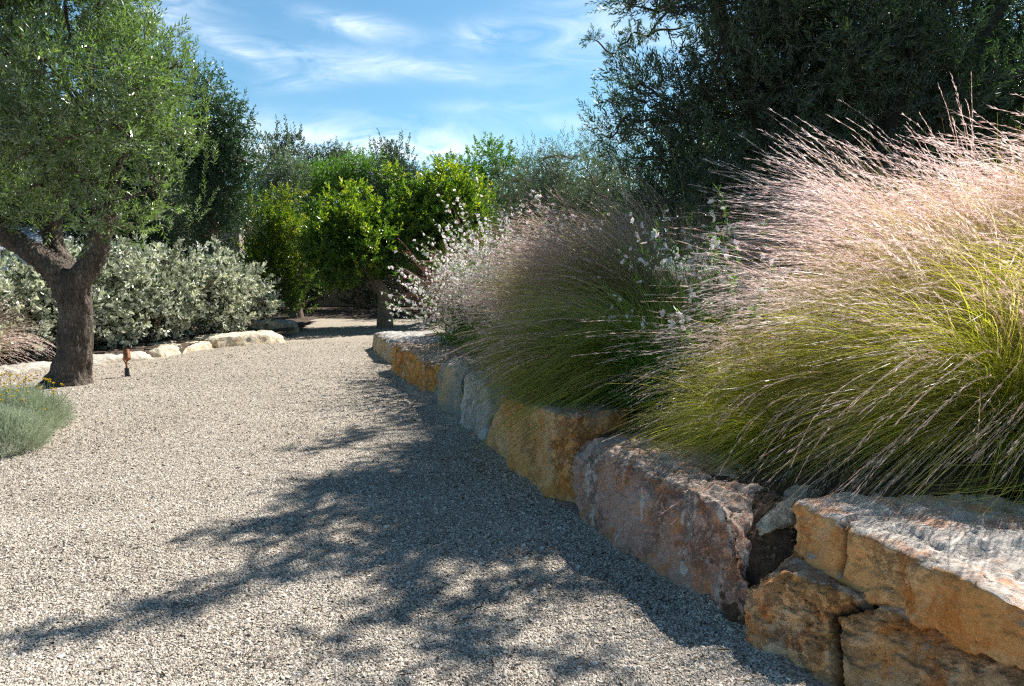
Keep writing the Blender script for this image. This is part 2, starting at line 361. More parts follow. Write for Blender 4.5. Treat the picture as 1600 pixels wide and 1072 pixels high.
o = mesh_obj('gravel_path', V, [F], M_gravel, smooth=True); setp(o, 'pale beige gravel path curving between the stone edges', kind='structure')
g2 = mesh_obj('ground', [(-400, -400, -.06), (400, -400, -.06), (400, 600, -.06), (-400, 600, -.06)], [[[0, 1, 2, 3]]], soil_mat('dry_ground', (.09, .07, .045), (.17, .13, .085), .8)); setp(g2, 'dry brown ground beyond the garden', kind='structure')
M_soil = soil_mat('soil', (.045, .03, .02), (.11, .075, .05))
def bedz(x, y):
    d = x - wall_x(np.minimum(y, 14)) - np.clip((y - 3.2) * .02, 0, .2)
    e = np.clip(d / .35, 0, 1); z = -.1 + .56 * e * e * (3 - 2 * e) + np.clip((d - .5) * .14, 0, .42)
    P = np.stack([x, y, x * 0], 1); z = z + fbm(P, 3, 4, s=3) * .04
    z = z - np.clip((y - 13.5) * .25, 0, .8) - np.clip((y - 8.2) * .09, 0, .16)
    return z
V, F = grid(-3.4, 12, 1.0, 18, .07, lambda x, y: bedz(x, y))
ctr = V[F].mean(1); keep = (ctr[:, 0] > wall_x(np.minimum(ctr[:, 1], 14)) + .22) & ((ctr[:, 1] > 3.25) | (ctr[:, 0] > 2.9))
o = mesh_obj('planting_bed_soil', V, [F[keep]], M_soil, smooth=True); setp(o, 'raised soil bed behind the boulder wall', kind='structure')
def gapz(x, y):
    P = np.stack([x, y, x * 0], 1); return .49 + np.abs(fbm(P, 22, 3, s=18)) * .03 - ((x - 1.20) / .30) ** 2 * .30 - ((y - 3.42) / .38) ** 2 * .25 + fbm(P, 14, 4, s=8) * .035
V, F = grid(.92, 1.6, 3.0, 3.75, .016, gapz)
o = mesh_obj('soil_fill', V, [F], soil_mat('pebbly_soil', (.07, .04, .022), (.20, .12, .07), 30), smooth=True); setp(o, 'brown soil filling the gap between the near boulders', kind='structure')
rg = np.random.default_rng(5); g_ = []; f_ = []
for k in range(170):
    x, y = rg.uniform(.98, 1.45), rg.uniform(3.02, 3.5); s_ = rg.uniform(.004, .017); c_ = np.array([x, y, float(gapz(np.array([x]), np.array([y]))[0]) + s_ * .3])
    q = np.array([[1, 0, 0], [0, 1, 0], [-1, 0, 0], [0, -1, 0], [0, 0, .8], [0, 0, -.8]]) * s_ * rg.uniform(.6, 1.3, (6, 3)) + rg.normal(size=(6, 3)) * s_ * .2; g_.append(q + c_)
    f_.append(np.array([[0, 1, 4], [1, 2, 4], [2, 3, 4], [3, 0, 4], [1, 0, 5], [2, 1, 5], [3, 2, 5], [0, 3, 5]]) + 6 * k)
o = mesh_obj('soil_crumbs', np.concatenate(g_), [np.concatenate(f_)], soil_mat('crumbs', (.12, .075, .045), (.34, .25, .17), 40)); setp(o, 'crumbs and grit lying on the soil between the near boulders', kind='stuff')
def lbz(x, y):
    ly = np.interp(x, LEFT[:, 0], LEFT[:, 1]); d = y - ly - .75
    P = np.stack([x, y, x * 0], 1); return -.06 + .20 * np.clip(d / .4, 0, 1) + fbm(P, 3, 4, s=4) * .03
V, F = grid(-16, -4.6, 9, 22, .12, lambda x, y: lbz(x, y)); ctr = V[F].mean(1)
keep = (ctr[:, 1] > np.interp(ctr[:, 0], LEFT[:, 0], LEFT[:, 1]) + .75) & (ctr[:, 0] < -5.0 - .12 * (ctr[:, 1] - 16))
o = mesh_obj('shrub_bed_soil', V, [F[keep]], M_soil, smooth=True); setp(o, 'low soil bed under the silver shrubs', kind='structure')
V, F = grid(-40, 40, 23.2, 70, .8, lambda x, y: .02 + np.clip((y - 23.2) * .2, 0, .12) + x * 0)
o = mesh_obj('woodland_soil', V, [F], M_soil, smooth=True); setp(o, 'dark soil under the citrus trees at the end of the path', kind='structure')

# loose pebbles, real stones in the near half of the path
rng = np.random.default_rng(11)
def pebbles():
    n = 520000
    u = rng.random(n); Y = 2.05 * (17.5 / 2.05) ** (u ** 1.1)        # denser near the camera
    X = (rng.random(n) * 2 - 1) * .74 * Y
    wx = wall_x(Y); k = (X < wx + .07) & (Y < np.interp(X, LEFT[:, 0], LEFT[:, 1]) + .1); X = X[k]; Y = Y[k]; n = len(X)
    z = gz(X, Y)
    s = rng.uniform(.0026, .0064, n) * (1 + .45 * np.clip((Y - 3) / 7, 0, 1)) * np.where(rng.random(n) < .02, 1.9, 1)
    base = np.array([[1, 0, 0], [.3, 1, 0], [-.9, .5, 0], [-.7, -.8, 0], [.5, -.9, 0], [0, 0, .75], [0, 0, -.6]])
    F = np.array([[0, 1, 5], [1, 2, 5], [2, 3, 5], [3, 4, 5], [4, 0, 5]])
    base = base[:6]
    V = base[None] + rng.normal(size=(n, 6, 3)) * .18
    V[..., 2] -= .12 * (1 - (np.arange(6) == 5))[None]
    V *= np.stack([s * rng.uniform(.8, 1.5, n), s * rng.uniform(.7, 1.1, n), s * rng.uniform(.6, 1.1, n)], 1)[:, None]
    a = rng.random(n) * 6.28; c, sn = np.cos(a), np.sin(a)
    tl = rng.normal(size=(n, 2)) * .35
    V[..., 2] += V[..., 0] * tl[:, :1] + V[..., 1] * tl[:, 1:]
    x = V[..., 0] * c[:, None] - V[..., 1] * sn[:, None]; y = V[..., 0] * sn[:, None] + V[..., 1] * c[:, None]
    V = np.stack([x + X[:, None], y + Y[:, None], V[..., 2] + z[:, None] + s[:, None] * .35], -1).reshape(-1, 3)
    FF = (np.arange(n)[:, None, None] * 6 + F[None]).reshape(-1, 3)
    tone = np.clip(rng.random(n) + .22 * fbm(np.stack([X * .8, Y * 1.6, X * 0], 1), 1.3, 4, s=33), 0, 1)   # dustier and darker drifts
    C = np.repeat(np.stack([tone] * 3, 1), 6, axis=0)
    o = mesh_obj('loose_gravel', V, [FF], pebble_mat(), colr=C); setp(o, 'loose pale pebbles covering the path', kind='stuff')
pebbles()

def litter():
    rng = np.random.default_rng(12); n = 800; Y = rng.uniform(2.3, 11, n) ; X = (rng.random(n) * 2 - 1) * .7 * Y; wx = wall_x(Y)
    near = rng.random(n) < .5; X = np.where(near, wx - rng.random(n) ** 3 * 1.2, X); k = X < wx - .02; X = X[k]; Y = Y[k]; n = len(X)
    P = np.stack([X, Y, gz(X, Y) + .009], 1); a = rng.random(n) * 6.28; D = nrm(np.stack([np.cos(a), np.sin(a), rng.normal(0, .15, n)], 1))
    g = Geo(); leaves(g, P, D, .009, rng.uniform(.025, .06, n), rng, 6, .2, .2, up=np.tile([0, 0, 2.], (n, 1)))
    setp(g.build('leaf_litter', leaf_mat('dry_leaf', [(0, (.05, .035, .02)), (.6, (.14, .10, .06)), (1, (.24, .19, .10))], rough=.7, trans=.1)), 'dry olive leaves scattered on the gravel', kind='stuff')

# ------------------------------------------------------------------ boulders
def boulder(name, label, corners, mat, seed, res=.03, pn=9, rough=.035, cuts=7, group='boulders of the raised bed wall', cracks=(), chunk=.05, strata=0, topn=None, cat='boulder', parent=None):
    """corners: bottom 4 (front-left.. order FL,FR,BR,BL) then top 4"""
    Cn = np.array(corners, float)
    ex = max(np.linalg.norm(Cn[1] - Cn[0]), np.linalg.norm(Cn[5] - Cn[4])); ey = max(np.linalg.norm(Cn[3] - Cn[0]), np.linalg.norm(Cn[7] - Cn[4])); ez = max(np.linalg.norm(Cn[4 + i] - Cn[i]) for i in range(4))
    nx, ny, nz_ = [max(4, int(e / res)) for e in (ex, ey, ez)]
    idx = {}; pts = []; F = []
    def lat(nu, nv, fn):
        # returns grid of param coords
        us = np.linspace(-1, 1, nu + 1); vs = np.linspace(-1, 1, nv + 1)
        return [[fn(u, v) for v in vs] for u in us]
    faces = [(nx, nz_, lambda u, v: (u, -1., v)), (nx, nz_, lambda u, v: (-u, 1., v)), (ny, nz_, lambda u, v: (1., u, v)), (ny, nz_, lambda u, v: (-1., -u, v)), (nx, ny, lambda u, v: (u, v, 1.)), (nx, ny, lambda u, v: (u, -v, -1.))]
    for nu, nv, fn in faces:
        gi = np.zeros((nu + 1, nv + 1), int)
        for i, row in enumerate(lat(nu, nv, fn)):
            for j, p in enumerate(row):
                k = (round(p[0], 4), round(p[1], 4), round(p[2], 4))
                if k not in idx: idx[k] = len(pts); pts.append(p)
                gi[i, j] = idx[k]
        F.append(np.stack([gi[:-1, :-1], gi[1:, :-1], gi[1:, 1:], gi[:-1, 1:]], -1).reshape(-1, 4))
    P = np.array(pts); F = np.concatenate(F)
    nr = (np.abs(P) ** pn).sum(1) ** (1 / pn); Q = P / nr[:, None]
    u, v, w_ = (Q[:, 0] + 1) / 2, (Q[:, 1] + 1) / 2, (Q[:, 2] + 1) / 2
    def tri(u, v, w_):
        b = (Cn[0] * ((1 - u) * (1 - v))[:, None] + Cn[1] * (u * (1 - v))[:, None] + Cn[2] * (u * v)[:, None] + Cn[3] * ((1 - u) * v)[:, None])
        t = (Cn[4] * ((1 - u) * (1 - v))[:, None] + Cn[5] * (u * (1 - v))[:, None] + Cn[6] * (u * v)[:, None] + Cn[7] * ((1 - u) * v)[:, None])
        return b * (1 - w_)[:, None] + t * w_[:, None]
    W = tri(u, v, w_); cen = Cn.mean(0)
    dirn = nrm(tri((P[:, 0] + 1) / 2, (P[:, 1] + 1) / 2, (P[:, 2] + 1) / 2) - cen)
    rg = np.random.default_rng(seed)
    # chisel with random planes
    for k in range(cuts):
        d = nrm(rg.normal(size=3) * np.array([1, 1, .8])); pr = (W - cen) @ d; h = pr.max() * rg.uniform(.80, .95)
        ov = np.maximum(pr - h, 0); W = W - ov[:, None] * d[None] * .9
    # outward normals from the mesh
    def vnorm(W):
        a = W[F[:, 2]] - W[F[:, 0]]; b = W[F[:, 3]] - W[F[:, 1]]; fn = np.cross(a, b); vnr = np.zeros_like(W)
        for q in range(4): np.add.at(vnr, F[:, q], fn)
        return nrm(vnr)
    Nn = vnorm(W)
    S = np.array([seed * 7.1, seed * 3.3, 0])
    # blocky steps: quantised noise gives broken ledges
    q = fbm(W + S, 2.6, 3, .5, seed); qs = np.round(q * 4) / 4 * .65 + q * .35
    W = W + Nn * (qs * chunk)[:, None]
    rid = 1 - np.abs(fbm(W + S, 5.5, 5, .55, seed + 9)) * 2
    W = W + Nn * (fbm(W + S, 9, 5, .62, seed + 3) * rough * .75 - (1 - rid) * rough * .25)[:, None]
    fl = fbm(W * np.array([1, 1, 1.7]) + S, 15, 4, .6, seed + 13); W = W + Nn * (np.where(fl > .08, -1, 0) * np.clip(fl - .08, 0, .15) * rough * 2.2)[:, None]
    if strata:
        zz = (W - cen) @ nrm(np.array([.12, .1, 1.0])) + fbm(W + S, 2, 2, .5, seed + 5) * .06
        st = np.abs(((zz * strata) % 1) - .5) * 2; W = W - dirn * np.array([1, 1, .1]) * (np.clip(.35 - st, 0, 1) * .05)[:, None]
    crk = np.zeros(len(W))
    for poly, wd, dp, ax in cracks:
        ax = nrm(np.array(ax)); poly = np.array(poly); poly = poly - (poly @ ax)[:, None] * ax; dmin = np.full(len(W), 9.)
        wob = W + np.stack([fbm(W, 9, 3, s=21), fbm(W, 9, 3, s=22), fbm(W, 9, 3, s=23)], 1) * .015
        wob = wob - (wob @ ax)[:, None] * ax
        for a, b in zip(poly[:-1], poly[1:]):
            ab = b - a; t = np.clip(((wob - a) @ ab) / (ab @ ab), 0, 1); dmin = np.minimum(dmin, np.linalg.norm(wob - (a + t[:, None] * ab), axis=1))
        f = np.clip(1 - dmin / wd, 0, 1) * ((Nn @ ax) > 0); W = W - Nn * (f ** .7 * dp)[:, None]; crk = np.maximum(crk, f)
    Nn = vnorm(W); Nn = nrm(Nn + 1.2 * np.where(np.abs(P[:, 2:3]) > .999, [0, 0, 1], 0) * np.sign(P[:, 2:3]))
    top = np.clip((Nn[:, 2] - .5) / .35, 0, 1) if topn is None else np.clip((P[:, 2] - topn) / .1, 0, 1)
    C = np.stack([top, rg.random(len(W)), np.clip(crk * 1.2, 0, 1)], 1)
    o = mesh_obj(name, W - np.array([*cen[:2], 0]), [F], mat, colr=C, smooth=True); o.location = (cen[0], cen[1], 0)
    if parent is None: setp(o, label, cat, group)
    return o

OR = (.50, .24, .075); YE = (.56, .36, .15); CR = (.60, .50, .36); GY = (.44, .43, .41); WH = (.66, .63, .59); PU = (.27, .19, .165); RD = (.36, .135, .06); BR = (.30, .17, .09); BL = (.25, .29, .32)
M_s9 = stone_mat('ochre_stone', (.72, .58, .46), (.92, .41, .13), (.90, .53, .28), (.74, .26, .07), streak=(.66, .56, .46), streak_amt=.4, dark=(.22, .10, .04), dark_amt=.5, scale=2.6, seed=1)  # ochre and golden face colours are lifted to stand in for gravel bounce
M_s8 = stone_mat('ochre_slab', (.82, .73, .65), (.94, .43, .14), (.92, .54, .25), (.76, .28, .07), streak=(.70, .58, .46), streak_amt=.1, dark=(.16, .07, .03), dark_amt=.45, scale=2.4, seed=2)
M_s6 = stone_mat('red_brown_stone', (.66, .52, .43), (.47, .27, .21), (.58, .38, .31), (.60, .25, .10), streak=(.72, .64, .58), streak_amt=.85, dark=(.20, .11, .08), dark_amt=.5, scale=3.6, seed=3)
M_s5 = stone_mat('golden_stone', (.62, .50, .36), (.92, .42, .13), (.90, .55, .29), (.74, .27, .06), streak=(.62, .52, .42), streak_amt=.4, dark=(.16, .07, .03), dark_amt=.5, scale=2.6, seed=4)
M_s4 = stone_mat('white_stone', (.60, .58, .55), (.62, .60, .57), (.42, .42, .42), (.54, .50, .44), streak_amt=.5, dark=(.2, .2, .2), dark_amt=.4, scale=3, seed=5)
M_s3 = stone_mat('blue_yellow_stone', (.48, .44, .36), (.25, .29, .31), (.50, .37, .19), (.36, .34, .31), streak_amt=.2, dark_amt=.3, scale=2.0, seed=6)
M_s2 = stone_mat('rust_orange_stone', (.56, .46, .36), (.68, .25, .05), (.64, .36, .10), (.46, .15, .04), streak_amt=.5, dark_amt=.4, scale=4, seed=7)
M_s1 = stone_mat('pale_slab_stone', (.58, .55, .51), (.52, .42, .28), (.56, .40, .20), (.46, .42, .37), streak_amt=.4, dark_amt=.2, scale=3, seed=8)
M_s7 = stone_mat('grey_green_stone', (.66, .62, .50), (.62, .58, .47), (.54, .51, .44), (.62, .50, .34), streak_amt=.2, dark_amt=.2, scale=3, seed=9)
M_sk = stone_mat('cream_kerb_stone', (.74, .67, .55), (.66, .55, .38), (.70, .60, .45), (.58, .40, .22), streak_amt=.5, dark_amt=.15, scale=2.4, seed=10)
M_sw = stone_mat('white_kerb_stone', (.68, .63, .56), (.60, .53, .44), (.64, .56, .45), (.50, .42, .32), streak_amt=.5, dark_amt=.15, scale=2.4, seed=11)

def g3(px, py, z=0.): return G(px, py, z)
def box8(fl, fr, br, bl, ztl, ztr, zbr=None, zbl=None, tfl=None, tfr=None, tbr=None, tbl=None, zb=-.12):
    zbr = ztr if zbr is None else zbr; zbl = ztl if zbl is None else zbl
    b = [(*p[:2], zb) for p in (fl, fr, br, bl)]
    t = [(*(q if q is not None else p)[:2], z) for p, q, z in zip((fl, fr, br, bl), (tfl, tfr, tbr, tbl), (ztl, ztr, zbr, zbl))]
    return b + t
# near ochre pair (lower block, upper slab)
lo_fl = g3(1156, 1024); 
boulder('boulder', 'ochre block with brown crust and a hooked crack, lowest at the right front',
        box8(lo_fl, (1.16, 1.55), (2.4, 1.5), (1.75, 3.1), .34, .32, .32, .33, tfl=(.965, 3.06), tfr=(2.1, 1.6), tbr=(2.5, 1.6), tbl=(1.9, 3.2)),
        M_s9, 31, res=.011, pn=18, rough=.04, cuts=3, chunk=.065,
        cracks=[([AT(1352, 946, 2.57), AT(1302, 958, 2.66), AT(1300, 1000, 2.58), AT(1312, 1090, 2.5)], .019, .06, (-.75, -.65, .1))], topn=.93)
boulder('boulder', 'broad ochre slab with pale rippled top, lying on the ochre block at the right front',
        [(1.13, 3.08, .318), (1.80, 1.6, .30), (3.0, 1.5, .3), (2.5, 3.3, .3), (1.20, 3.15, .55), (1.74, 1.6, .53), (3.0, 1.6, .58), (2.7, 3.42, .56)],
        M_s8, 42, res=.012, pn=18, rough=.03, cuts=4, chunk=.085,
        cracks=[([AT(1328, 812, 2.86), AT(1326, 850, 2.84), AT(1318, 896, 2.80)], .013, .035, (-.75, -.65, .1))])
boulder('boulder', 'small tilted grey green wedge stone resting in the gap beside the ochre slab',
        [AT(1185, 838, 3.16), AT(1250, 812, 3.14), AT(1290, 800, 3.5), AT(1235, 815, 3.5), AT(1178, 824, 3.18), AT(1262, 752, 3.2), AT(1296, 768, 3.55), AT(1232, 752, 3.5)],
        M_s7, 13, res=.012, pn=12, rough=.02, cuts=3, chunk=.02, strata=14)
boulder('boulder', 'long red brown boulder with white mineral runs, third stone from the right front',
        box8(g3(888, 814), g3(1192, 1034), (1.27, 3.35), (.95, 4.8), .50, .515, .50, .50, tfl=(.355, 4.60), tfr=(1.03, 3.03), tbr=(1.38, 3.60), tbl=(1.05, 4.8)),
        M_s6, 54, res=.012, pn=14, rough=.045, cuts=6, chunk=.06)
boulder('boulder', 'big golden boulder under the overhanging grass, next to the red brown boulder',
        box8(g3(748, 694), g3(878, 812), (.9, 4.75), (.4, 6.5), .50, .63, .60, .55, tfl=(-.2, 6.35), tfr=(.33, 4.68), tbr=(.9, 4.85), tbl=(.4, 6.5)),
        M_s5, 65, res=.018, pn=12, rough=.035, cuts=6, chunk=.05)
boulder('boulder', 'upright white grey boulder between the golden and the blue yellow boulders',
        box8(g3(716, 664), g3(750, 696), (.35, 6.6), (.1, 7.5), .56, .52, tfl=(-.50, 7.25), tfr=(-.20, 6.5)),
        M_s4, 76, res=.02, pn=12, rough=.035, cuts=5, chunk=.03)
boulder('boulder', 'slanting blue grey and yellow boulder left of the white grey boulder',
        box8(g3(664, 634), g3(716, 662), (-.1, 7.6), (-.35, 8.8), .50, .60, tfl=(-.80, 8.65), tfr=(-.56, 7.55)),
        M_s3, 87, res=.022, pn=8, rough=.045, cuts=9, chunk=.06)
boulder('boulder', 'rusty orange boulder with jagged face near the far end of the wall',
        box8(g3(602, 577), g3(668, 630), (-.3, 8.9), (-.9, 11.6), .40, .44, tfl=(-1.95, 11.6), tfr=(-.95, 8.9)),
        M_s2, 98, res=.024, pn=10, rough=.06, cuts=7, chunk=.07)
boulder('boulder', 'pale grey flat topped boulder closing the far end of the wall',
        box8(g3(574, 546), g3(604, 574), (-.9, 11.8), (-1.3, 14.6), .34, .39, tfl=(-2.75, 14.6), tfr=(-1.95, 11.9)),
        M_s1, 109, res=.03, pn=8, rough=.05, cuts=7, chunk=.05)
# small stones in the gap under the wedge
boulder('boulder', 'fist sized brown stone wedged in the soil gap under the tilted stone',
        [AT(1228, 835, 3.2), AT(1258, 825, 3.2), AT(1262, 825, 3.3), AT(1232, 830, 3.3), AT(1226, 826, 3.2), AT(1256, 812, 3.2), AT(1260, 810, 3.3), AT(1232, 815, 3.3)],
        M_s9, 14, res=.008, pn=4, rough=.01, cuts=2, chunk=.01, group=None)
# left kerb stones
KG = 'low kerb stones along the silver shrubs'
def kerb(label, a, b, h, mat, seed, depth=.7, cuts=6, ztop=None):
    a = np.array(a[:2]); b = np.array(b[:2]); d = (b - a) / np.linalg.norm(b - a); n = np.array([-d[1], d[0]]);
    if n[1] < 0: n = -n
    boulder('kerb_stone', label, box8(a, b, b + n * depth, a + n * depth, h, h, tfl=a + n * .06, tfr=b + n * .06, tbr=b + n * depth, tbl=a + n * depth, zb=-.15), mat, seed, res=.04, pn=6, rough=.04, cuts=cuts, chunk=.045, group=KG, strata=9)
kerb('long white flat kerb stone left of the olive trunk', g3(-70, 596), g3(104, 577), .10, M_sw, 201, 1.0)
kerb('white flat kerb stone just right of the olive trunk', g3(108, 577), g3(256, 560), .12, M_sw, 202, 1.0)
kerb('low rust and cream kerb stone, second from the path end of the shrub bed', g3(256, 559), g3(345, 543), .14, M_sk, 203, 1.0)
kerb('big cream kerb boulder at the path end of the shrub bed', g3(338, 546), g3(455, 534), .22, M_sk, 204, 1.0, 7)
kerb('shaded grey kerb stone behind the big cream kerb boulder', g3(415, 524), g3(474, 520), .30, M_s1, 205, .8)

# ------------------------------------------------------------------ foliage
def shoots(g, tw, P0, D0, Ls, nl, lw, ll, rng, kind=6, ang=.75, curve=.25, fold=.25, droop=.1, grav=0., tww=.004, lrnd=None, upv=None, lvar=.12):
    """P0,D0,Ls: shoots; nl leaves each, paired"""
    n = len(P0); k = nl
    t = np.linspace(.08, 1.0, k)[None, :, None]
    bend = rng.normal(size=(n, 1, 3)) * curve; bend[..., 2] -= grav
    P = P0[:, None] + D0[:, None] * Ls[:, None, None] * t + bend * Ls[:, None, None] * t ** 2 * .5
    T = nrm(D0[:, None] + bend * t)
    ax = nrm(rng.normal(size=(n, 1, 3))); S = nrm(np.cross(T, np.broadcast_to(ax, T.shape))); B = np.cross(T, S)
    ph = (np.arange(k) * 2.4)[None, :, None] + rng.random((n, 1, 1)) * 6
    Rr = S * np.cos(ph) + B * np.sin(ph)
    a = ang * (1.15 - .5 * t) 
    D = nrm(T * np.cos(a) + Rr * np.sin(a) + rng.normal(size=P.shape) * .12)
    sz = (1 - .35 * np.abs(t[..., 0] * 2 - 1) ** 2) * rng.uniform(.7, 1.15, (n, k))
    rr = (np.clip(rng.normal(.5, .2, (n, 1)) + rng.normal(0, .13, (n, k)), 0, 1) if lrnd is None else np.clip(lrnd[:, None] + rng.normal(0, lvar, (n, k)), 0, 1))
    leaves(g, P.reshape(-1, 3), D.reshape(-1, 3), (lw * sz).ravel(), (ll * sz).ravel(), rng, kind, fold, droop, rnd=rr.ravel(), t=np.broadcast_to(t[..., 0], (n, k)).ravel(), up=upv)
    if tw is not None:
        tt = np.linspace(0, 1, 4)[None, :, None]
        Pt = P0[:, None] + D0[:, None] * Ls[:, None, None] * tt + bend * Ls[:, None, None] * tt ** 2 * .5
        ribbons(tw, Pt, np.broadcast_to(np.array([1, .85, .6, .3])[None] * tww, (n, 4)), rng)

def clump_shoots(cs, dens, rng, upb=.35, Lr=(.18, .32), inner=.35, outb=.7):
    """cs: (cx,cy,cz,r) clumps -> shoot arrays"""
    P0 = []; D0 = []; rn = []
    for c in cs:
        r = c[3]; n = max(6, int(dens * r * r)); v = nrm(rng.normal(size=(n, 3)))
        rad = r * (inner + (1 - inner) * rng.random(n) ** .6) 
        P0.append(np.array(c[:3]) + v * rad[:, None] * np.array([1, 1, .85]))
        D0.append(nrm(v * outb + np.array([0, 0, upb]) + rng.normal(size=(n, 3)) * .45))
        rn.append(np.clip(rng.normal(.5, .12) + rng.normal(0, .12, n), 0, 1))
    P0 = np.concatenate(P0); D0 = np.concatenate(D0); return P0, D0, rng.uniform(*Lr, len(P0)), np.concatenate(rn)

def ell_clumps(c, rad, n, rr, rng, shell=(.55, .95), zmin=None, zpow=1):
    v = nrm(rng.normal(size=(n * 3, 3))); s = shell[0] + (shell[1] - shell[0]) * rng.random(n * 3) ** .7
    p = np.array(c) + v * s[:, None] * np.array(rad)
    if zmin is not None: p = p[p[:, 2] > zmin]
    p = p[:n]; return [(*q, rng.uniform(*rr)) for q in p]

def limb_to(g, a, b, r0, r1, rng, nseg=6, wob=.07):
    a = np.array(a); b = np.array(b); d = np.linalg.norm(b - a); m1 = a + (b - a) * .35 + rng.normal(size=3) * d * wob + np.array([0, 0, .06 * d]); m2 = a + (b - a) * .7 + rng.normal(size=3) * d * wob * .8
    tube(g, [a, m1, m2, b], [r0, r0 * .75 + r1 * .25, (r0 + r1) / 2, r1], nseg, sub=3, cap=False)

def branches_for(tw, cs, nodes, rng, r0=.05, r1=.008, nseg=5, frac=1.0):
    nodes = [np.array(n, float) for n in nodes]
    order = sorted(cs, key=lambda c: min(np.linalg.norm(np.array(c[:3]) - n) for n in nodes))
    for c in order:
        if rng.random() > frac: continue
        p = np.array(c[:3]); ds = [np.linalg.norm(p - n) + (.5 * max(0, n[2] - p[2])) for n in nodes]; j = int(np.argmin(ds))
        limb_to(tw, nodes[j], p, min(r0, .012 + .02 * ds[j]), r1, rng, nseg)
        nodes.append(p)
        for k in range(3):
            q = p + nrm(rng.normal(size=3)) * c[3] * .8; limb_to(tw, p, q, r1, r1 * .4, rng, 4)

def solid_trunk(name, tubes, mat, parent, voxel=.03, disp=.02, dscale=6, seed=1, burl=.0):
    """tubes merged into one skin by voxel remesh then gnarled"""
    g = Geo()
    for pts, rad in tubes: tube(g, pts, rad, 20, sub=5)
    o = g.build('tmp', mat); m = o.modifiers.new('r', 'REMESH'); m.mode = 'VOXEL'; m.voxel_size = voxel
    s = o.modifiers.new('s', 'SMOOTH'); s.factor = .5; s.iterations = 4
    dg = bpy.context.evaluated_depsgraph_get(); me = bpy.data.meshes.new_from_object(o.evaluated_get(dg))
    n = len(me.vertices); V = np.empty(n * 3, np.float32); me.vertices.foreach_get('co', V); V = V.reshape(-1, 3).astype(float)
    Nn = np.empty(n * 3, np.float32); me.vertices.foreach_get('normal', Nn); Nn = Nn.reshape(-1, 3)
    Q = V * np.array([1, 1, .22]); d = fbm(Q, dscale * 2.2, 4, .6, seed) * disp + (1 - 2 * np.abs(fbm(Q + 5, dscale, 3, .5, seed + 2))) * disp * .8 + fbm(V, 2.2, 3, .5, seed + 4) * burl
    V = V + Nn * d[:, None]; me.vertices.foreach_set('co', V.astype(np.float32).ravel()); me.update()
    me.polygons.foreach_set('use_smooth', np.ones(len(me.polygons), bool)); me.materials.clear(); me.materials.append(mat); me.name = name
    bpy.data.objects.remove(o); o = bpy.data.objects.new(name, me); col.objects.link(o)
    if parent: o.parent = parent; o.matrix_parent_inverse = parent.matrix_world.inverted()
    return o

M_bark = bark_mat('olive_bark', (.07, .052, .04), (.20, .16, .13), 15, 1.0, .05)
M_bark2 = bark_mat('brown_bark', (.13, .095, .07), (.24, .18, .13), 16, .7, .02)
M_bark_shade = plain('shaded_bark', (.05, .042, .035), .85)  # wood of the right olive, darkened so its shade sits in the colour
M_twig = plain('twig', (.16, .12, .085), .8)
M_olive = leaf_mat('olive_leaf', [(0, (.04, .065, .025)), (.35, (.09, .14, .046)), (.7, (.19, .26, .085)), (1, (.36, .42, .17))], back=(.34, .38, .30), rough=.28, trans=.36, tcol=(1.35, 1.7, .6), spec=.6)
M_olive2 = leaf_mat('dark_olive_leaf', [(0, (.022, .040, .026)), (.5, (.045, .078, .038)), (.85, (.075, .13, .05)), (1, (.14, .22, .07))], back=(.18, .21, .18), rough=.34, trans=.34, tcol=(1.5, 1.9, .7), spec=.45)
M_oliveg = leaf_mat('grey_olive_leaf', [(0, (.07, .10, .075)), (.6, (.12, .16, .11)), (1, (.20, .24, .16))], back=(.28, .32, .27), rough=.4, trans=.25, tcol=(1.3, 1.5, .7), spec=.5)
M_citrus = leaf_mat('citrus_leaf', [(0, (.02, .055, .012)), (.45, (.05, .12, .02)), (.75, (.14, .25, .03)), (1, (.42, .48, .06))], rough=.3, trans=.42, tcol=(1.8, 1.7, .5), spec=.55)
M_citrusy = leaf_mat('yellow_citrus_leaf', [(0, (.03, .06, .012)), (.5, (.07, .13, .016)), (.8, (.18, .24, .025)), (1, (.34, .34, .04))], rough=.35, trans=.38, tcol=(1.7, 1.8, .5), spec=.5)
M_silver = leaf_mat('silver_leaf', [(0, (.04, .06, .03)), (.35, (.11, .145, .08)), (.6, (.36, .40, .30)), (.85, (.78, .78, .68)), (1, (.85, .84, .74))], back=(.66, .66, .58), rough=.26, trans=.2, tcol=(1.2, 1.3, .8), spec=.6)  # near-white and dark ends paint sun glints and shaded gaps among the leaves
M_carob = leaf_mat('carob_leaf', [(0, (.025, .05, .03)), (.6, (.045, .085, .045)), (1, (.09, .15, .06))], rough=.4, trans=.25, tcol=(1.5, 1.9, .6))
M_far = leaf_mat('far_green_leaf', [(0, (.055, .11, .03)), (.6, (.11, .21, .04)), (1, (.20, .31, .06))], rough=.5, trans=.3, tcol=(1.5, 1.8, .5))
M_fard = leaf_mat('far_dark_leaf', [(0, (.03, .05, .035)), (.6, (.055, .085, .05)), (1, (.09, .125, .07))], rough=.5, trans=.25, tcol=(1.4, 1.6, .7))
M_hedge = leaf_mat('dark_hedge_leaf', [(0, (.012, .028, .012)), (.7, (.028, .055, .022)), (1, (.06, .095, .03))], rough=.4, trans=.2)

litter()
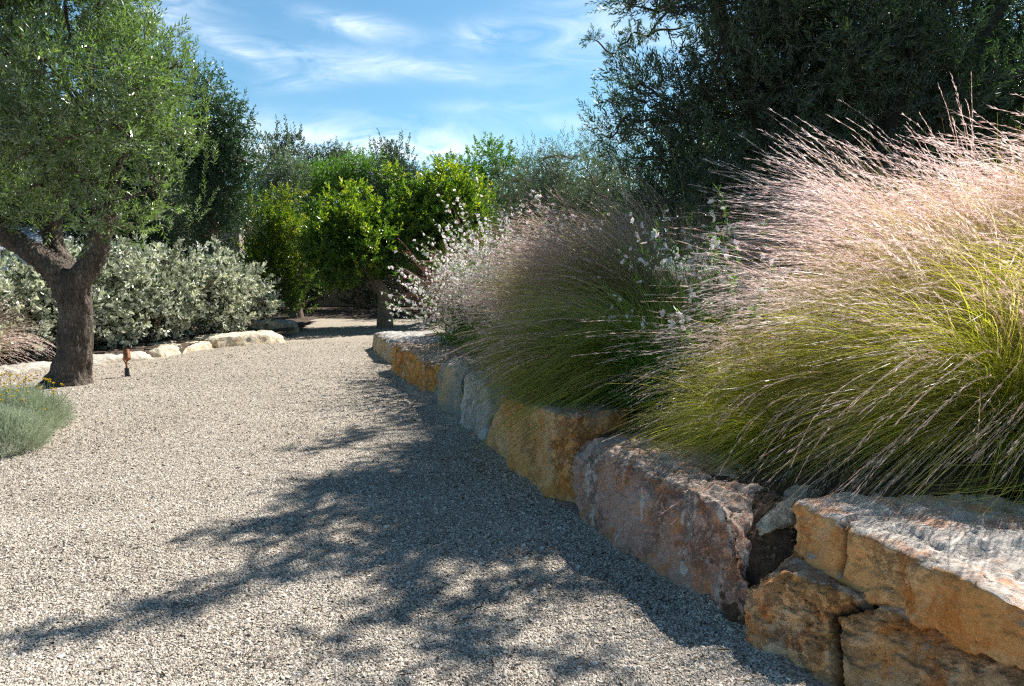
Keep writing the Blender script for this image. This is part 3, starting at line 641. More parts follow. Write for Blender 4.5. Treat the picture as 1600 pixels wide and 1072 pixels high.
# ---- left olive
def left_olive():
    rng = np.random.default_rng(101); b = G(112, 604)
    root = empty('olive_tree', (b[0], b[1], 0), 'olive tree with thick forked trunk and sunlit crown, standing in the gravel at the left', 'tree')
    Y = b[1] + .25
    A = lambda px, py, dy=0: AT(px, py, Y + dy)
    f = A(113, 440)
    tubes = [([A(106, 618), A(112, 585), A(116, 545), A(118, 490), A(114, 448), A(110, 425)], [.38, .215, .185, .19, .225, .18]),
             ([A(106, 448), A(88, 422, -.05), A(48, 392, -.1), A(-10, 355, -.1), A(-80, 300, 0)], [.17, .15, .125, .105, .08]),
             ([A(118, 452), A(138, 418, 0), A(152, 385, .05), A(166, 340, .1), A(185, 260, .1)], [.155, .145, .125, .1, .07]),
             ([A(112, 445, .1), A(98, 415, .3), A(84, 385, .4), A(80, 330, .5), A(84, 240, .5)], [.17, .14, .12, .10, .07])]
    g = solid_trunk('trunk', tubes, M_bark, root, .02, .034, 8, 3, .05)
    # root flare toes
    c = []
    def add(px, py, r, dy=0): p = A(px, py, dy); c.append((*p, r))
    # right-hand outline read from the photograph, depth scattered
    out_ = [(215, 20, .32), (195, -20, .4), (232, 75, .25), (262, 108, .3), (292, 100, .25), (300, 140, .28), (285, 175, .33), (290, 215, .3), (283, 250, .3), (262, 285, .33), (262, 325, .28), (235, 345, .3), (205, 355, .3), (165, 340, .33),
            (120, 335, .3), (75, 335, .33), (30, 335, .35), (-20, 330, .4), (215, 60, .3), (180, 60, .35), (240, 140, .35)]
    for px, py, r in out_: add(px - 16, py, r * .9, rng.uniform(-.7, .7))
    for k in range(78):
        a = rng.random() * 6.28; q = rng.random() ** .5
        px = 62 + 200 * q * math.cos(a); py = 150 + 185 * q * math.sin(a)
        if px > 205 and py < 60: continue
        h = math.sqrt(max(0, 1 - q * q)); add(px, py, rng.uniform(.2, .42), rng.choice([-1, 1, -1]) * h * 1.9 * rng.uniform(.45, 1))
    for k in range(60): add(rng.uniform(-260, 60), rng.uniform(-150, 300), rng.uniform(.35, .5), rng.uniform(-1.8, 1.8))
    for k in range(25): add(rng.uniform(-60, 190), rng.uniform(-120, -20), rng.uniform(.35, .5), rng.uniform(-1.5, 1.5))
    tw = Geo(); nodes = [A(-40, 330), A(-80, 300), A(166, 330, .1), A(185, 260, .1), A(80, 330, .5), A(84, 240, .5)]
    branches_for(tw, c, nodes, rng, .045, .008)
    P0, D0, Ls, rn = clump_shoots(c, 330, rng, upb=.7, Lr=(.18, .36))
    g = Geo(); st = Geo(); shoots(g, st, P0, D0, Ls, 14, .024, .092, rng, 4, ang=.8, lrnd=rn)
    # long leaders that break the outline
    tops = [(*A(px, py, rng.uniform(-.4, .4)),) for px, py in [(238, 62), (225, 40), (262, 92), (283, 88), (300, 92), (306, 120), (318, 155), (315, 200), (212, 5), (320, 235), (300, 290), (290, 330), (178, 0)]]
    P0 = np.array([t for t in tops for _ in range(4)]) + rng.normal(size=(52, 3)) * .09
    shoots(g, st, P0 - np.array([0, 0, .2]), nrm(np.array([.15, 0, 1]) + rng.normal(size=(52, 3)) * .25), rng.uniform(.25, .45, 52), 22, .018, .07, rng, 4, ang=.8)
    g.build('crown', M_olive, root); tw.build('limb', M_bark, root, True); st.build('twigs', M_twig, root)
left_olive()

# ---- right olive (dark, backlit)
def right_olive():
    rng = np.random.default_rng(202)
    b = np.array([3.9, 8.6, .7]); root = empty('olive_tree', b, 'huge dark backlit olive tree rising behind the tall grasses at the right', 'tree')
    A = lambda px, py, Y: AT(px, py, Y)
    tubes = [([b - [0, 0, .2], b + [0, 0, .5], b + [-.05, 0, 1.1]], [.3, .22, .2]),
             ([b + [0, 0, 1.0], b + [-.7, -.1, 1.9], b + [-1.3, -.2, 2.9], b + [-1.9, -.2, 4.2]], [.17, .13, .09, .05]),
             ([b + [0, 0, 1.0], b + [.6, .2, 2.0], b + [1.3, .1, 3.2], b + [1.8, 0, 4.4]], [.17, .13, .1, .05]),
             ([b + [0, 0, 1.0], b + [.1, -.5, 2.2], b + [.1, -.8, 3.5], b + [0, -.7, 4.8]], [.15, .12, .09, .05])]
    solid_trunk('trunk', tubes, M_bark_shade, root, .035, .02, 7, 5, .02)
    c = []
    def add(px, py, Y, r): c.append((*A(px, py, Y), r))
    L_ = [(985, 10, .16), (1030, 20, .2), (1085, 10, .25), (1110, 60, .2), (1120, 110, .25), (1060, 110, .18), (985, 140, .2), (1010, 160, .25), (975, 185, .22), (960, 160, .12), (955, 215, .2), (1010, 215, .3), (980, 245, .25), (1035, 250, .3),
          (1080, 190, .3), (1070, 150, .25), (1100, 240, .35), (1150, 180, .35), (1130, 140, .25), (1150, 80, .3), (1160, 30, .3), (1210, 20, .3), (1000, 280, .3), (1060, 300, .35), (1120, 300, .4), (1180, 300, .4), (1020, 190, .25), (985, 300, .3), (1040, 330, .35), (990, 340, .3)]
    for px, py, r in L_: add(px, py, rng.uniform(7.9, 9.2), r)
    for k in range(190):
        px = rng.uniform(1150, 1760); py = rng.uniform(-60, 340); add(px, py, 9.0 + rng.uniform(-1, 1) * 1.7 * rng.random() ** .4, rng.uniform(.3, .5))
    for k in range(46): add(rng.uniform(1085, 1300), rng.uniform(-20, 230), rng.uniform(7.9, 9.0), rng.uniform(.22, .36))
    for k in range(34): add(rng.uniform(1330, 1500), rng.uniform(-30, 190), rng.uniform(7.3, 7.9), rng.uniform(.22, .34))
    for k in range(16): add(rng.uniform(1110, 1250), rng.uniform(-30, 110), rng.uniform(7.5, 8.), rng.uniform(.2, .32))
    for k in range(16): add(rng.uniform(975, 1110), rng.uniform(-50, 22), rng.uniform(7.6, 8.6), rng.uniform(.13, .22))
    for k in range(26): add(rng.uniform(1000, 1120), rng.uniform(130, 330), rng.uniform(8.2, 9.4), rng.uniform(.22, .34))
    for k in range(44): add(rng.uniform(1120, 1600), rng.uniform(-110, -20), 9.2 + rng.uniform(-1.2, 1.6), rng.uniform(.3, .45))
    # upper crown reaching left above the frame: throws the shade across the path
    tw = Geo(); nodes = [b + [-1.3, -.2, 2.9], b + [-1.9, -.2, 4.2], b + [1.3, .1, 3.2], b + [1.8, 0, 4.4], b + [.1, -.8, 3.5], b + [0, -.7, 4.8], b + [-.7, -.1, 1.9]]
    branches_for(tw, c, nodes, rng, .04, .006)
    P0, D0, Ls, rn = clump_shoots(c, 270, rng, upb=.45, Lr=(.18, .34), inner=.2)
    branches_for(tw, OVER, nodes, rng, .04, .006)
    P1, D1, L1, r1 = clump_shoots([(*p[:3], p[3] * .8) for p in OVER], 850, rng, upb=.1, Lr=(.10, .2), inner=0.)
    P0 = np.concatenate([P0, P1]); D0 = np.concatenate([D0, D1]); Ls = np.concatenate([Ls, L1]); rn = np.concatenate([rn, r1])
    g = Geo(); st = Geo(); shoots(g, st, P0, D0, Ls, 16, .018, .082, rng, 4, ang=.7, lrnd=rn)
    tops = [(945, 8, 0), (960, 5, 0), (980, 0, 0), (925, 125, 1), (965, 60, 1), (918, 150, 1), (930, 180, 1), (975, 95, 1), (1005, 85, 1), (1030, 80, 1), (940, 205, 1), (950, 130, 1), (1050, 75, 1), (1080, 70, 0), (995, 115, 1), (960, 240, 1)]
    for px, py, up in tops:
        n = 3; P = A(px + 22 if up else px + 45, py + 45 * up, 8.5) + rng.normal(size=(n, 3)) * .07
        D = nrm(np.array([-.35, -.1, .8] if up else [-.9, 0, -.1]) + rng.normal(size=(n, 3)) * .2)
        shoots(g, st, P, D, rng.uniform(.28, .42, n), 22, .017, .08, rng, 4, ang=.75)
    g.build('crown', M_olive2, root); tw.build('limb', M_bark_shade, root, True); st.build('twigs', M_twig, root)
OVER = []
_r = np.random.default_rng(77)
def over_from_shadow(px, py, z, r, n=1, jit=0.):
    """place a leaf clump of the tall crown at height z where the sun puts its shade on the path"""
    for _ in range(n):
        q = G(px, py) + np.array([*_r.normal(size=2) * jit, 0]); zz = z - .28 * max(0, 6.5 - q[1]) + _r.uniform(-.25, .25)
        OVER.append((q[0] + sv.x / sv.z * zz, q[1] + sv.y / sv.z * zz, zz, r * _r.uniform(.7, 1.0)))
for a in [(700, 640, 6.0, .3, 3, .25), (650, 665, 6.2, .28, 3, .25), (560, 690, 6.3, .22, 3, .15), (490, 703, 6.3, .16, 2, .1), (640, 760, 6.2, .34, 5, .3), (560, 755, 6.2, .28, 3, .2), (500, 765, 6.2, .22, 3, .15),
          (700, 820, 6.2, .36, 6, .3), (600, 830, 6.2, .3, 5, .22), (480, 815, 6.3, .2, 3, .15), (400, 830, 6.3, .13, 2, .1), (320, 838, 6.4, .1, 2, .06), (760, 740, 5.8, .36, 6, .3), (780, 830, 5.8, .34, 5, .25), (720, 700, 5.8, .3, 4, .25),
          (540, 880, 6.2, .22, 4, .12), (450, 900, 6.3, .17, 3, .1), (370, 925, 6.3, .15, 3, .08), (290, 948, 6.4, .13, 3, .06), (210, 968, 6.4, .11, 2, .06), (120, 985, 6.5, .10, 2, .05), (40, 1005, 6.5, .09, 2, .04),
          (640, 900, 6.0, .2, 3, .12), (700, 950, 6.0, .13, 3, .1), (600, 975, 6.0, .12, 3, .08), (520, 1005, 6.1, .1, 2, .05), (780, 960, 5.8, .14, 3, .12), (850, 930, 5.6, .16, 3, .12), (820, 1010, 5.8, .12, 3, .1), (720, 1025, 5.9, .1, 2, .08), (900, 1040, 5.6, .13, 3, .1), (660, 1060, 5.9, .09, 2, .08), (860, 870, 5.6, .28, 4, .2), (640, 600, 5.6, .2, 3, .25), (690, 610, 5.6, .25, 3, .3)]:
    over_from_shadow(*a)
right_olive()

# ---- generic tree
def tree(name, label, cat, base, cen, rad, ncl, rcl, dens, mat, lw, ll, seed, trunk_r=.15, kind=4, nl=12, Lr=(.2, .35), upb=.4, group=None, shell=(.5, .95), zmin=None, bark=None, extra=(), trunk=True, ang=.8, leaders=0, lcurve=.25, twigs=False, tpts=None, trad=None):
    rng = np.random.default_rng(seed); base = np.array(base, float); cen = np.array(cen, float)
    root = empty(name, base, label, cat, group)
    c = ell_clumps(cen, rad, ncl, rcl, rng, shell, zmin) + ell_clumps(cen, np.array(rad) * .5, max(4, ncl // 4), rcl, rng, (0, 1), zmin) + list(extra)
    tw = Geo(); bm = bark or M_bark2
    if tpts is not None: tube(tw, tpts, trad, 12, sub=4); nodes = [np.array(tpts[-1])]
    else:
        m = base * .45 + cen * .55; m2 = cen; tube(tw, [base - [0, 0, .1], base * .75 + cen * .25 + rng.normal(size=3) * .04, m, m2], [trunk_r * 1.2, trunk_r * .9, trunk_r * .7, trunk_r * .3], 12, sub=4); nodes = [m, m2]
    tr = tw.build('trunk', bm, root, True)
    tb = Geo(); branches_for(tb, c, nodes, rng, trunk_r * .4, .01, 4, .7); tb.build('limb', bm, root, True)
    P0, D0, Ls, rn = clump_shoots(c, dens * 1.7, rng, upb=upb, Lr=Lr)
    hi = (P0[:, 2] - (cen[2] - rad[2])) / (2 * rad[2]); rn = np.clip(rn + (hi - .6) * .25, 0, 1)   # sunlit tops and shaded lower crown put into the leaf tone
    g = Geo(); st = Geo() if twigs else None; shoots(g, st, P0, D0, Ls, nl, lw, ll, rng, kind, ang=ang, lrnd=rn, curve=lcurve)
    if leaders:
        v = nrm(rng.normal(size=(leaders, 3)) * [1, 1, .5] + [0, 0, .7]); P = cen + v * np.array(rad) * .95
        shoots(g, st, P, nrm(v * .4 + [0, 0, 1] + rng.normal(size=v.shape) * .15), rng.uniform(Lr[1], Lr[1] * 1.8, leaders), nl + 6, lw, ll, rng, kind, ang=ang, lrnd=np.full(leaders, .85))
    g.build('crown', mat, root)
    if twigs: st.build('twigs', M_twig, root)
    return root

# citrus trees at the end of the path
b = G(465, 503); tree('citrus_tree', 'yellow green citrus tree at the left of the citrus group, beyond the kerb boulder', 'tree', (b[0], b[1], 0), AT(442, 405, b[1]), (1.3, 1.2, 1.5), 46, (.28, .45), 150, M_citrusy, .045, .09, 301, .2, 6, 11, (.2, .34), zmin=.9, leaders=30, group='citrus trees', ang=.9,
     extra=[(*AT(x, y, b[1] + dy), .3) for x, y, dy in [(400, 320, 0), (395, 345, -.4), (430, 312, 0), (455, 305, .2), (410, 390, -.6), (450, 460, -.5), (475, 475, -.5), (420, 455, 0), (445, 475, -.4), (400, 440, -.3)]])
b = G(601, 512); Yc = b[1]
tree('citrus_tree', 'glossy dark green citrus tree with bare forked trunk in the middle of the citrus group', 'tree', (b[0], b[1], 0), AT(565, 392, Yc), (1.35, 1.4, 1.1), 60, (.3, .48), 150, M_citrus, .052, .12, 302, .2, 6, 11, (.2, .34), zmin=1.65, leaders=24, group='citrus trees', ang=.9,
     tpts=[AT(602, 518, Yc), AT(601, 490, Yc), AT(600, 462, Yc), AT(585, 435, Yc), AT(568, 410, Yc)], trad=[.24, .2, .17, .13, .09],
     extra=[(*AT(x, y, Yc + dy), .32) for x, y, dy in [(510, 320, 0), (535, 308, 0), (560, 312, -.3), (545, 340, -.9), (500, 400, -.7), (505, 415, -.4), (500, 432, -.5), (525, 440, -.6), (550, 432, -.8), (640, 410, -.5), (645, 400, -.6), (500, 400, -.6), (500, 340, 0)]])
tree('citrus_tree', 'tall citrus tree with bright yellow green tips at the right of the citrus group', 'tree', (-2.3, 20.8, 0), AT(692, 350, 20.8), (1.5, 1.3, 1.25), 60, (.28, .45), 150, M_citrus, .05, .11, 303, .2, 6, 11, (.2, .34), zmin=1.0, leaders=44, group='citrus trees', ang=.9,
     extra=[(*AT(x, y, 20.8 + dy), .3) for x, y, dy in [(615, 275, 0), (625, 290, 0), (700, 262, 0), (730, 270, 0), (745, 300, -.2), (755, 320, 0), (740, 350, -.5), (690, 300, -1), (610, 320, -.9), (640, 300, -.8), (700, 400, -.7), (640, 380, -1)]])
# second stem of the middle citrus is part of it (right fork)
mid = [o for o in bpy.data.objects if o.name.startswith('citrus_tree') and 'middle' in o.get('label', '')][0]
gg = Geo(); tube(gg, [AT(604, 472, Yc), AT(622, 462, Yc), AT(645, 458, Yc + .1), AT(668, 440, Yc + .2)], [.11, .08, .065, .04], 10, sub=4, cap=False); gg.build('limb', M_bark2, mid, True)

# silver shrubs
for i, (px, Y, rx, zt, lab) in enumerate([
        (352, 16.8, 1.0, 1.95, 'silver leaved shrub at the path end of the hedge, beside the citrus trees'), (290, 16.0, 1.15, 2.3, 'second silver leaved shrub from the path end of the hedge'),
        (215, 15.2, 1.2, 2.35, 'silver leaved shrub behind the garden spotlight'), (150, 14.4, 1.2, 2.15, 'silver leaved shrub just right of and behind the olive trunk'),
        (62, 13.6, 1.15, 2.0, 'silver leaved shrub just left of the olive trunk, partly shaded'), (-30, 12.9, 1.1, 1.9, 'silver leaved shrub at the left edge behind the wispy grass'), (-130, 12.3, 1.2, 2.0, 'silver leaved shrub cut by the left edge of the photo')]):
    Y -= (.3, .6, .9, 1, 1, 1, 1)[i]; zt *= .95; rng = np.random.default_rng(400 + i); p = AT(px, 500, Y); cen = (p[0], Y, zt * .47); root = empty('silver_shrub', (p[0], Y, .1), lab, 'shrub', 'silver shrubs forming the hedge')
    cs = ell_clumps(cen, (rx, .95, zt * .47), 60, (.2, .36), rng, (.6, .97), .15) + ell_clumps(cen, (rx * .6, .6, zt * .33), 14, (.3, .4), rng, (0, 1))
    stg = Geo()
    for k in range(7):
        q = cs[rng.integers(len(cs))]; limb_to(stg, (p[0] + rng.normal() * .12, Y + rng.normal() * .12, .02), q[:3], .035, .012, rng, 5)
    stg.build('stem', M_bark2, root, True)
    P0, D0, Ls, rn = clump_shoots(cs, 135, rng, upb=.5, Lr=(.16, .28)); g = Geo(); shoots(g, None, P0, D0, Ls, 10, .062, .112, rng, 6, ang=.85, fold=.15, droop=.12, lrnd=rn, lvar=.42)
    g.build('foliage', M_silver, root)

# ---- background trees
def far(label, px, py, Y, rpx, hpx, mat, seed, ll=.11, group=None, dens=60, leaders=12, name='background_tree', base_z=0., n=None, kind=4, rcl=None, lw=None, upb=.4):
    c = AT(px, py, Y); s = Y / FPX; rx = rpx * s; rz = hpx * s
    name = 'carob_tree' if 'carob' in label else ('olive_tree' if mat is M_oliveg else 'broadleaf_tree')
    n = n or max(14, int(26 * (rx * rz) ** .5)); rc = rcl or (rx * .2, rx * .34)
    return tree(name, label, 'tree', (c[0], Y, base_z), c, (rx, rx * .8, rz), n, rc, dens, mat, (lw * 1.4 if lw else ll * .62), ll * 1.15, seed, max(.1, rx * .09), kind, 9, (ll * 2, ll * 4), group=group, leaders=leaders, upb=upb, shell=(.4, .95))
BG = 'trees beyond the garden'
far('tall dark carob tree behind the right side of the left olive', 330, 240, 18, 62, 130, M_carob, 501, .07, None, 150, 50, lw=.028, n=70, rcl=(.3, .5))
far('low carob growth beside the silver hedge below the tall carob', 330, 345, 19.5, 75, 70, M_fard, 522, .07, None, 120, 10, lw=.028)
far('dark carob tree far left, seen through the olive crown', 190, 270, 24, 130, 130, M_carob, 502, .09, None, 80)
far('dark tree behind the white house at the far left', 20, 280, 30, 190, 90, M_carob, 521, .1, None, 60)
far('grey green olive tree behind the yellow green citrus', 415, 285, 30, 60, 62, M_oliveg, 503, .11, BG, 60)
far('dark tree with ragged top rising above the grey green olive', 442, 245, 38, 32, 40, M_fard, 504, .13, BG, 60)
far('dark scraggy tree between two rounded green trees', 512, 262, 42, 45, 32, M_fard, 505, .12, BG, 45, 20)
far('rounded bright green tree above the middle citrus', 545, 290, 34, 78, 45, M_far, 506, .11, BG, 65, 6)
far('green wooded clump just left of the rounded bright green tree', 475, 300, 36, 65, 52, M_far, 507, .11, BG, 60, 6)
far('dark tree with a pointed top right of the rounded green tree', 612, 258, 40, 34, 40, M_fard, 508, .13, BG, 55, 18)
far('dull green tree below the dark pointed tree', 620, 300, 33, 60, 45, M_fard, 509, .11, BG, 60)
far('green tree with bright rounded top behind the grey olive, right of the citrus', 778, 290, 27, 62, 76, M_far, 510, .10, BG, 70, 10)
far('low green tree between the tall citrus and the rounded green tree', 712, 300, 30, 50, 60, M_far, 511, .10, BG, 60, 6)
far('grey leaved olive tree with upright sprays beyond the purple grasses', 868, 312, 14.5, 105, 84, M_oliveg, 512, .06, None, 190, 50, n=75, rcl=(.25, .45), lw=.013, base_z=.2)
far('second grey olive tree deeper behind the first, left of the dark olive', 950, 300, 17, 90, 105, M_oliveg, 513, .065, None, 130, 30, n=50, rcl=(.3, .5), lw=.015, base_z=.2)
far('dark tree filling the view behind the huge dark olive', 1250, 250, 17, 260, 150, M_fard, 514, .11, None, 40, 0, base_z=.2)
far('dark tree behind the right edge of the tall grasses', 1600, 230, 15, 230, 190, M_fard, 515, .11, None, 40, 0, base_z=.2)
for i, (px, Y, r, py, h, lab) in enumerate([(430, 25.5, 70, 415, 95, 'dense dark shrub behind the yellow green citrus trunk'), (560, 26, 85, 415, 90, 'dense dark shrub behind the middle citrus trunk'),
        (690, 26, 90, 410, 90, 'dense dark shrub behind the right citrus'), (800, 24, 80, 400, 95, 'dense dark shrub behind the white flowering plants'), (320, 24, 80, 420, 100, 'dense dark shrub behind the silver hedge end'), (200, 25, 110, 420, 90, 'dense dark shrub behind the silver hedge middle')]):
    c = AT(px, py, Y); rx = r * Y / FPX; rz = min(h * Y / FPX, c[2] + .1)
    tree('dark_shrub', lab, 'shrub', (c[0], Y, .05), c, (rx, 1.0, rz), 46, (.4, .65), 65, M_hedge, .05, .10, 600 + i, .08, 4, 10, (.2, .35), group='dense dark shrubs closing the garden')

# far wood closing the horizon
rng = np.random.default_rng(650); cs = []
for k in range(900):
    x = rng.uniform(-60, 60); y = 46 + rng.uniform(0, 10) + abs(x) * .1; top = 5.2 + 1.3 * math.sin(x * .21) + .8 * math.sin(x * .53 + 1)
    cs.append((x, y, rng.uniform(.2, 1) ** .6 * top, rng.uniform(.8, 1.4)))
P0, D0, Ls, rn = clump_shoots(cs, 26, rng, upb=.5, Lr=(.5, .8)); g = Geo(); shoots(g, None, P0, D0, Ls, 9, .17, .34, rng, 4, lrnd=rn)
setp(g.build('far_wood', M_fard), 'dark green far off wood closing the horizon', kind='stuff')

# boundary wall and house glimpsed behind
def cuboid(g, x0, x1, y0, y1, z0, z1, c=(.5, .5, .5)):
    V = [(x, y, z) for z in (z0, z1) for y in (y0, y1) for x in (x0, x1)]
    g.add(V, [[0, 2, 3, 1], [4, 5, 7, 6], [0, 1, 5, 4], [1, 3, 7, 5], [3, 2, 6, 7], [2, 0, 4, 6]], c)
g = Geo(); cuboid(g, -9.5, -1.0, 28.0, 28.25, -.1, 1.35); cuboid(g, -9.55, -.95, 27.95, 28.3, 1.353, 1.42)
o = g.build('garden_wall', plain('beige_render', (.55, .42, .31), .9, nscale=2.5)); setp(o, 'low beige rendered garden wall in the shade behind the citrus trunks', 'wall')
g = Geo(); p = AT(357, 362, 22.5); cuboid(g, p[0] - .35, p[0] + .35, 22.4, 22.8, -.1, p[2] + .65)
cuboid(g, p[0] - .42, p[0] + .42, 22.33, 22.87, p[2] + .653, p[2] + .73)
o = g.build('gate_pillar', plain('pink_render', (.42, .33, .28), .9, nscale=3)); setp(o, 'dull pink rendered pillar above the silver hedge', 'pillar')
h0 = AT(-60, 420, 26); h1 = AT(128, 420, 26)
root = empty('house', ((h0[0] + h1[0]) / 2, 28, 0), 'white house with pale roof glimpsed under the left olive crown', 'house')
g = Geo(); cuboid(g, h0[0] - 3, h1[0], 26.3, 32, -.1, 2.3); g.build('wall', plain('white_render', (.78, .76, .72), .85, nscale=2), root)
g = Geo(); zr = AT(0, 350, 26)[2]
xs0, xs1 = h0[0] - 3.3, h1[0] + .3
V = []; F = []
ny = 14; nxr = int((xs1 - xs0) / .06)
for j in range(ny + 1):
    for i in range(nxr + 1):
        t = j / ny; x = xs0 + (xs1 - xs0) * i / nxr; V.append((x, 26 + 3.2 * t, 2.2 + 1.1 * t + .025 * abs(math.sin(x * 14)) + .02 * ((t * 7) % 1)))
F = [[j * (nxr + 1) + i, j * (nxr + 1) + i + 1, (j + 1) * (nxr + 1) + i + 1, (j + 1) * (nxr + 1) + i] for j in range(ny) for i in range(nxr)]
g.add(V, F, (.5, .5, .5)); g.build('roof', plain('pale_roof', (.60, .60, .62), .7, nscale=3), root)

# ------------------------------------------------------------------ grasses
def blades(n, base, rb, Ln, tilt, wind, wamt, grav, K, rng, pwr=.8, lock=45, bias=(0, 0, 0), ljit=.28):
    """arching blades that hang together in locks, bent over by the wind; blades.rnd holds one shade per blade"""
    m = max(4, n // lock); k_ = rng.integers(0, m, n)
    a = (rng.random(m) * 6.283)[k_] + rng.normal(0, ljit, n); th = (np.abs(rng.normal(0, tilt, m)) + .06)[k_] + rng.normal(0, ljit * .3, n)
    d = nrm(np.stack([np.sin(th) * np.cos(a), np.sin(th) * np.sin(a), np.cos(th)], 1) + np.array(bias))
    r = (rb * np.sqrt(rng.random(m)))[k_] + rng.normal(0, .02, n); p = np.array(base) + np.stack([np.cos(a) * r, np.sin(a) * r, np.zeros(n)], 1)
    step = Ln * rng.uniform(.78, 1.12, m)[k_] / (K - 1); out_ = [p]
    wnd = np.array(wind) * (rng.uniform(.45, 1.5, m)[k_] * rng.uniform(.85, 1.15, n))[:, None] + rng.normal(size=(m, 3))[k_] * .22 + rng.normal(size=(n, 3)) * .09
    gv = rng.uniform(.5, 1.7, m)[k_]
    for k in range(1, K):
        t = (k / (K - 1)) ** pwr
        d = nrm(d + wnd * wamt * t - np.array([0, 0, 1]) * (grav * t * gv)[:, None])
        p = p + d * step[:, None]; out_.append(p)
    blades.rnd = np.clip(rng.normal(.5, .24, m)[k_] + rng.normal(0, .14, n), 0, 1)
    return np.stack(out_, 1)

def spikelets(g, pts, t0, per, ll, lw, rng, spread=.35, rnd=None):
    """fine seed head along the end of each stem"""
    n, K, _ = pts.shape; tq = t0 + (1 - t0) * rng.random((n, per)) ** .9; f = tq * (K - 1); i = np.minimum(f.astype(int), K - 2); fr = (f - i)[..., None]
    a = np.take_along_axis(pts, i[..., None].repeat(3, 2), 1); b = np.take_along_axis(pts, (i + 1)[..., None].repeat(3, 2), 1)
    P = a * (1 - fr) + b * fr; T = nrm(b - a)
    D = nrm(T + rng.normal(size=P.shape) * spread); m = n * per
    rr = rng.random(m) if rnd is None else np.repeat(rnd, per)
    leaves(g, P.reshape(-1, 3), D.reshape(-1, 3), lw * rng.uniform(.6, 1.2, m), ll * rng.uniform(.6, 1.3, m), rng, 4, .1, 0, rnd=rr, t=tq.ravel())

def grass_mat(name, stops, tstops, trans=.55, tcol=(1.6, 1.7, .9), rough=.35):
    return leaf_mat(name, stops, rough=rough, trans=trans, tcol=tcol, spec=.5, tstops=tstops)
M_gb = grass_mat('feather_grass_blade', [(0, (.14, .17, .02)), (.4, (.32, .36, .045)), (.75, (.56, .57, .13)), (1, (.74, .66, .36))], [(0, (.2, .16, .08), .35), (.18, (.2, .2, .05), 0), (.62, (.3, .28, .1), 0), (1, (.50, .40, .25), .7)], trans=.58, tcol=(1.5, 1.5, .6))
M_gs = grass_mat('feather_grass_stem', [(0, (.28, .23, .09)), (.7, (.46, .36, .20)), (1, (.55, .38, .26))], [(0, (.2, .25, .04), .8), (.5, (.3, .3, .1), .3), (1, (.76, .58, .53), .8)], trans=.55, tcol=(1.3, 1.2, 1.1))
M_gp = grass_mat('feather_grass_plume', [(0, (.68, .46, .45)), (.3, (.80, .66, .64)), (.7, (.90, .83, .81)), (1, (.93, .90, .89))], None, trans=.6, tcol=(1.3, 1.18, 1.18))
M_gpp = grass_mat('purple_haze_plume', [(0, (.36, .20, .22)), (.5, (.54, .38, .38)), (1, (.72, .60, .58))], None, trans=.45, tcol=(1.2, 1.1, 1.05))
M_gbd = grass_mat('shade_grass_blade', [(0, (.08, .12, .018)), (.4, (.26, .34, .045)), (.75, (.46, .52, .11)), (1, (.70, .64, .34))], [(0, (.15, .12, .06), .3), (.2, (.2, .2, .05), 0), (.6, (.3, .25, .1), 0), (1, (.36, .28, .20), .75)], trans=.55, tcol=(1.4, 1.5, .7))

M_dead = grass_mat('dead_straw', [(0, (.13, .08, .04)), (.5, (.27, .18, .09)), (1, (.45, .34, .19))], None, trans=.2, tcol=(1, 1, 1))
def grass_clump(label, base, nb, Ln, tilt, wind, wamt, grav, seed, np_=300, bw=.003, pl=1.25, plw=.0042, pll=.026, per=44, mb=None, mp=None, t0=.5, rb=.16, K=10, name='ornamental_grass', group='feathery ornamental grasses', ptilt=None, pgrav=None, sp=.22, wsc=1., bias=(0, 0, 0), dead=70):
    rng = np.random.default_rng(seed); z = float(bedz(np.array([base[0]]), np.array([base[1]]))[0]) if len(base) < 3 else base[2]
    b3 = np.array([base[0], base[1], z]); root = empty(name, b3, label, 'grass', group)
    L1 = Ln * rng.uniform(.55, 1.1, nb); P = blades(nb, b3, rb, L1, tilt, wind, wamt, grav, K, rng, bias=bias)
    tp = np.linspace(0, 1, K); wv = np.broadcast_to((bw * (1 - tp ** 2.2 * .85))[None], (nb, K)) * rng.uniform(.6, 1.2, nb)[:, None]
    g = Geo(); ribbons(g, P, wv, rng, rnd=blades.rnd); g.build('blades', mb or M_gb, root)
    if np_:
        L2 = Ln * pl * rng.uniform(.7, 1.1, np_); rn = rng.random(np_)
        P = blades(np_, b3, rb, L2, ptilt or tilt, np.array(wind) * wsc, wamt, pgrav if pgrav is not None else grav, K + 2, rng, pwr=1.0, lock=14, bias=bias, ljit=.2); rn = blades.rnd
        tp = np.linspace(0, 1, K + 2); wv = np.broadcast_to((bw * .8 * (1 - tp * .6))[None], (np_, K + 2)).copy()
        g = Geo(); ribbons(g, P, wv, rng, rnd=rn); g.build('stems', M_gs, root)
        g = Geo(); spikelets(g, P, t0, per, pll, plw, rng, sp, rnd=rn); g.build('plumes', mp or M_gp, root)
    if dead:      # last year's stems: stiffer, crossing the others
        P = blades(dead, b3, rb, Ln * rng.uniform(.7, 1.2, dead), tilt * 1.1, (-.4, 0, 0), .14, .16, 12, rng, lock=1)
        P[:, 6:] += (rng.normal(size=(dead, 1, 3)) * .05) * np.linspace(0, 1, 6)[None, :, None]
        g = Geo(); ribbons(g, P, np.broadcast_to(np.linspace(.0042, .0015, 12)[None], (dead, 12)), rng); spikelets(g, P, .7, 16, .03, .003, rng, .25); g.build('dead_stems', M_dead, root)
    return root
WIND = (-1.3, -.25, .02)
near = dict(plw=.0019, pll=.038, per=60, sp=.11, bw=.0042)
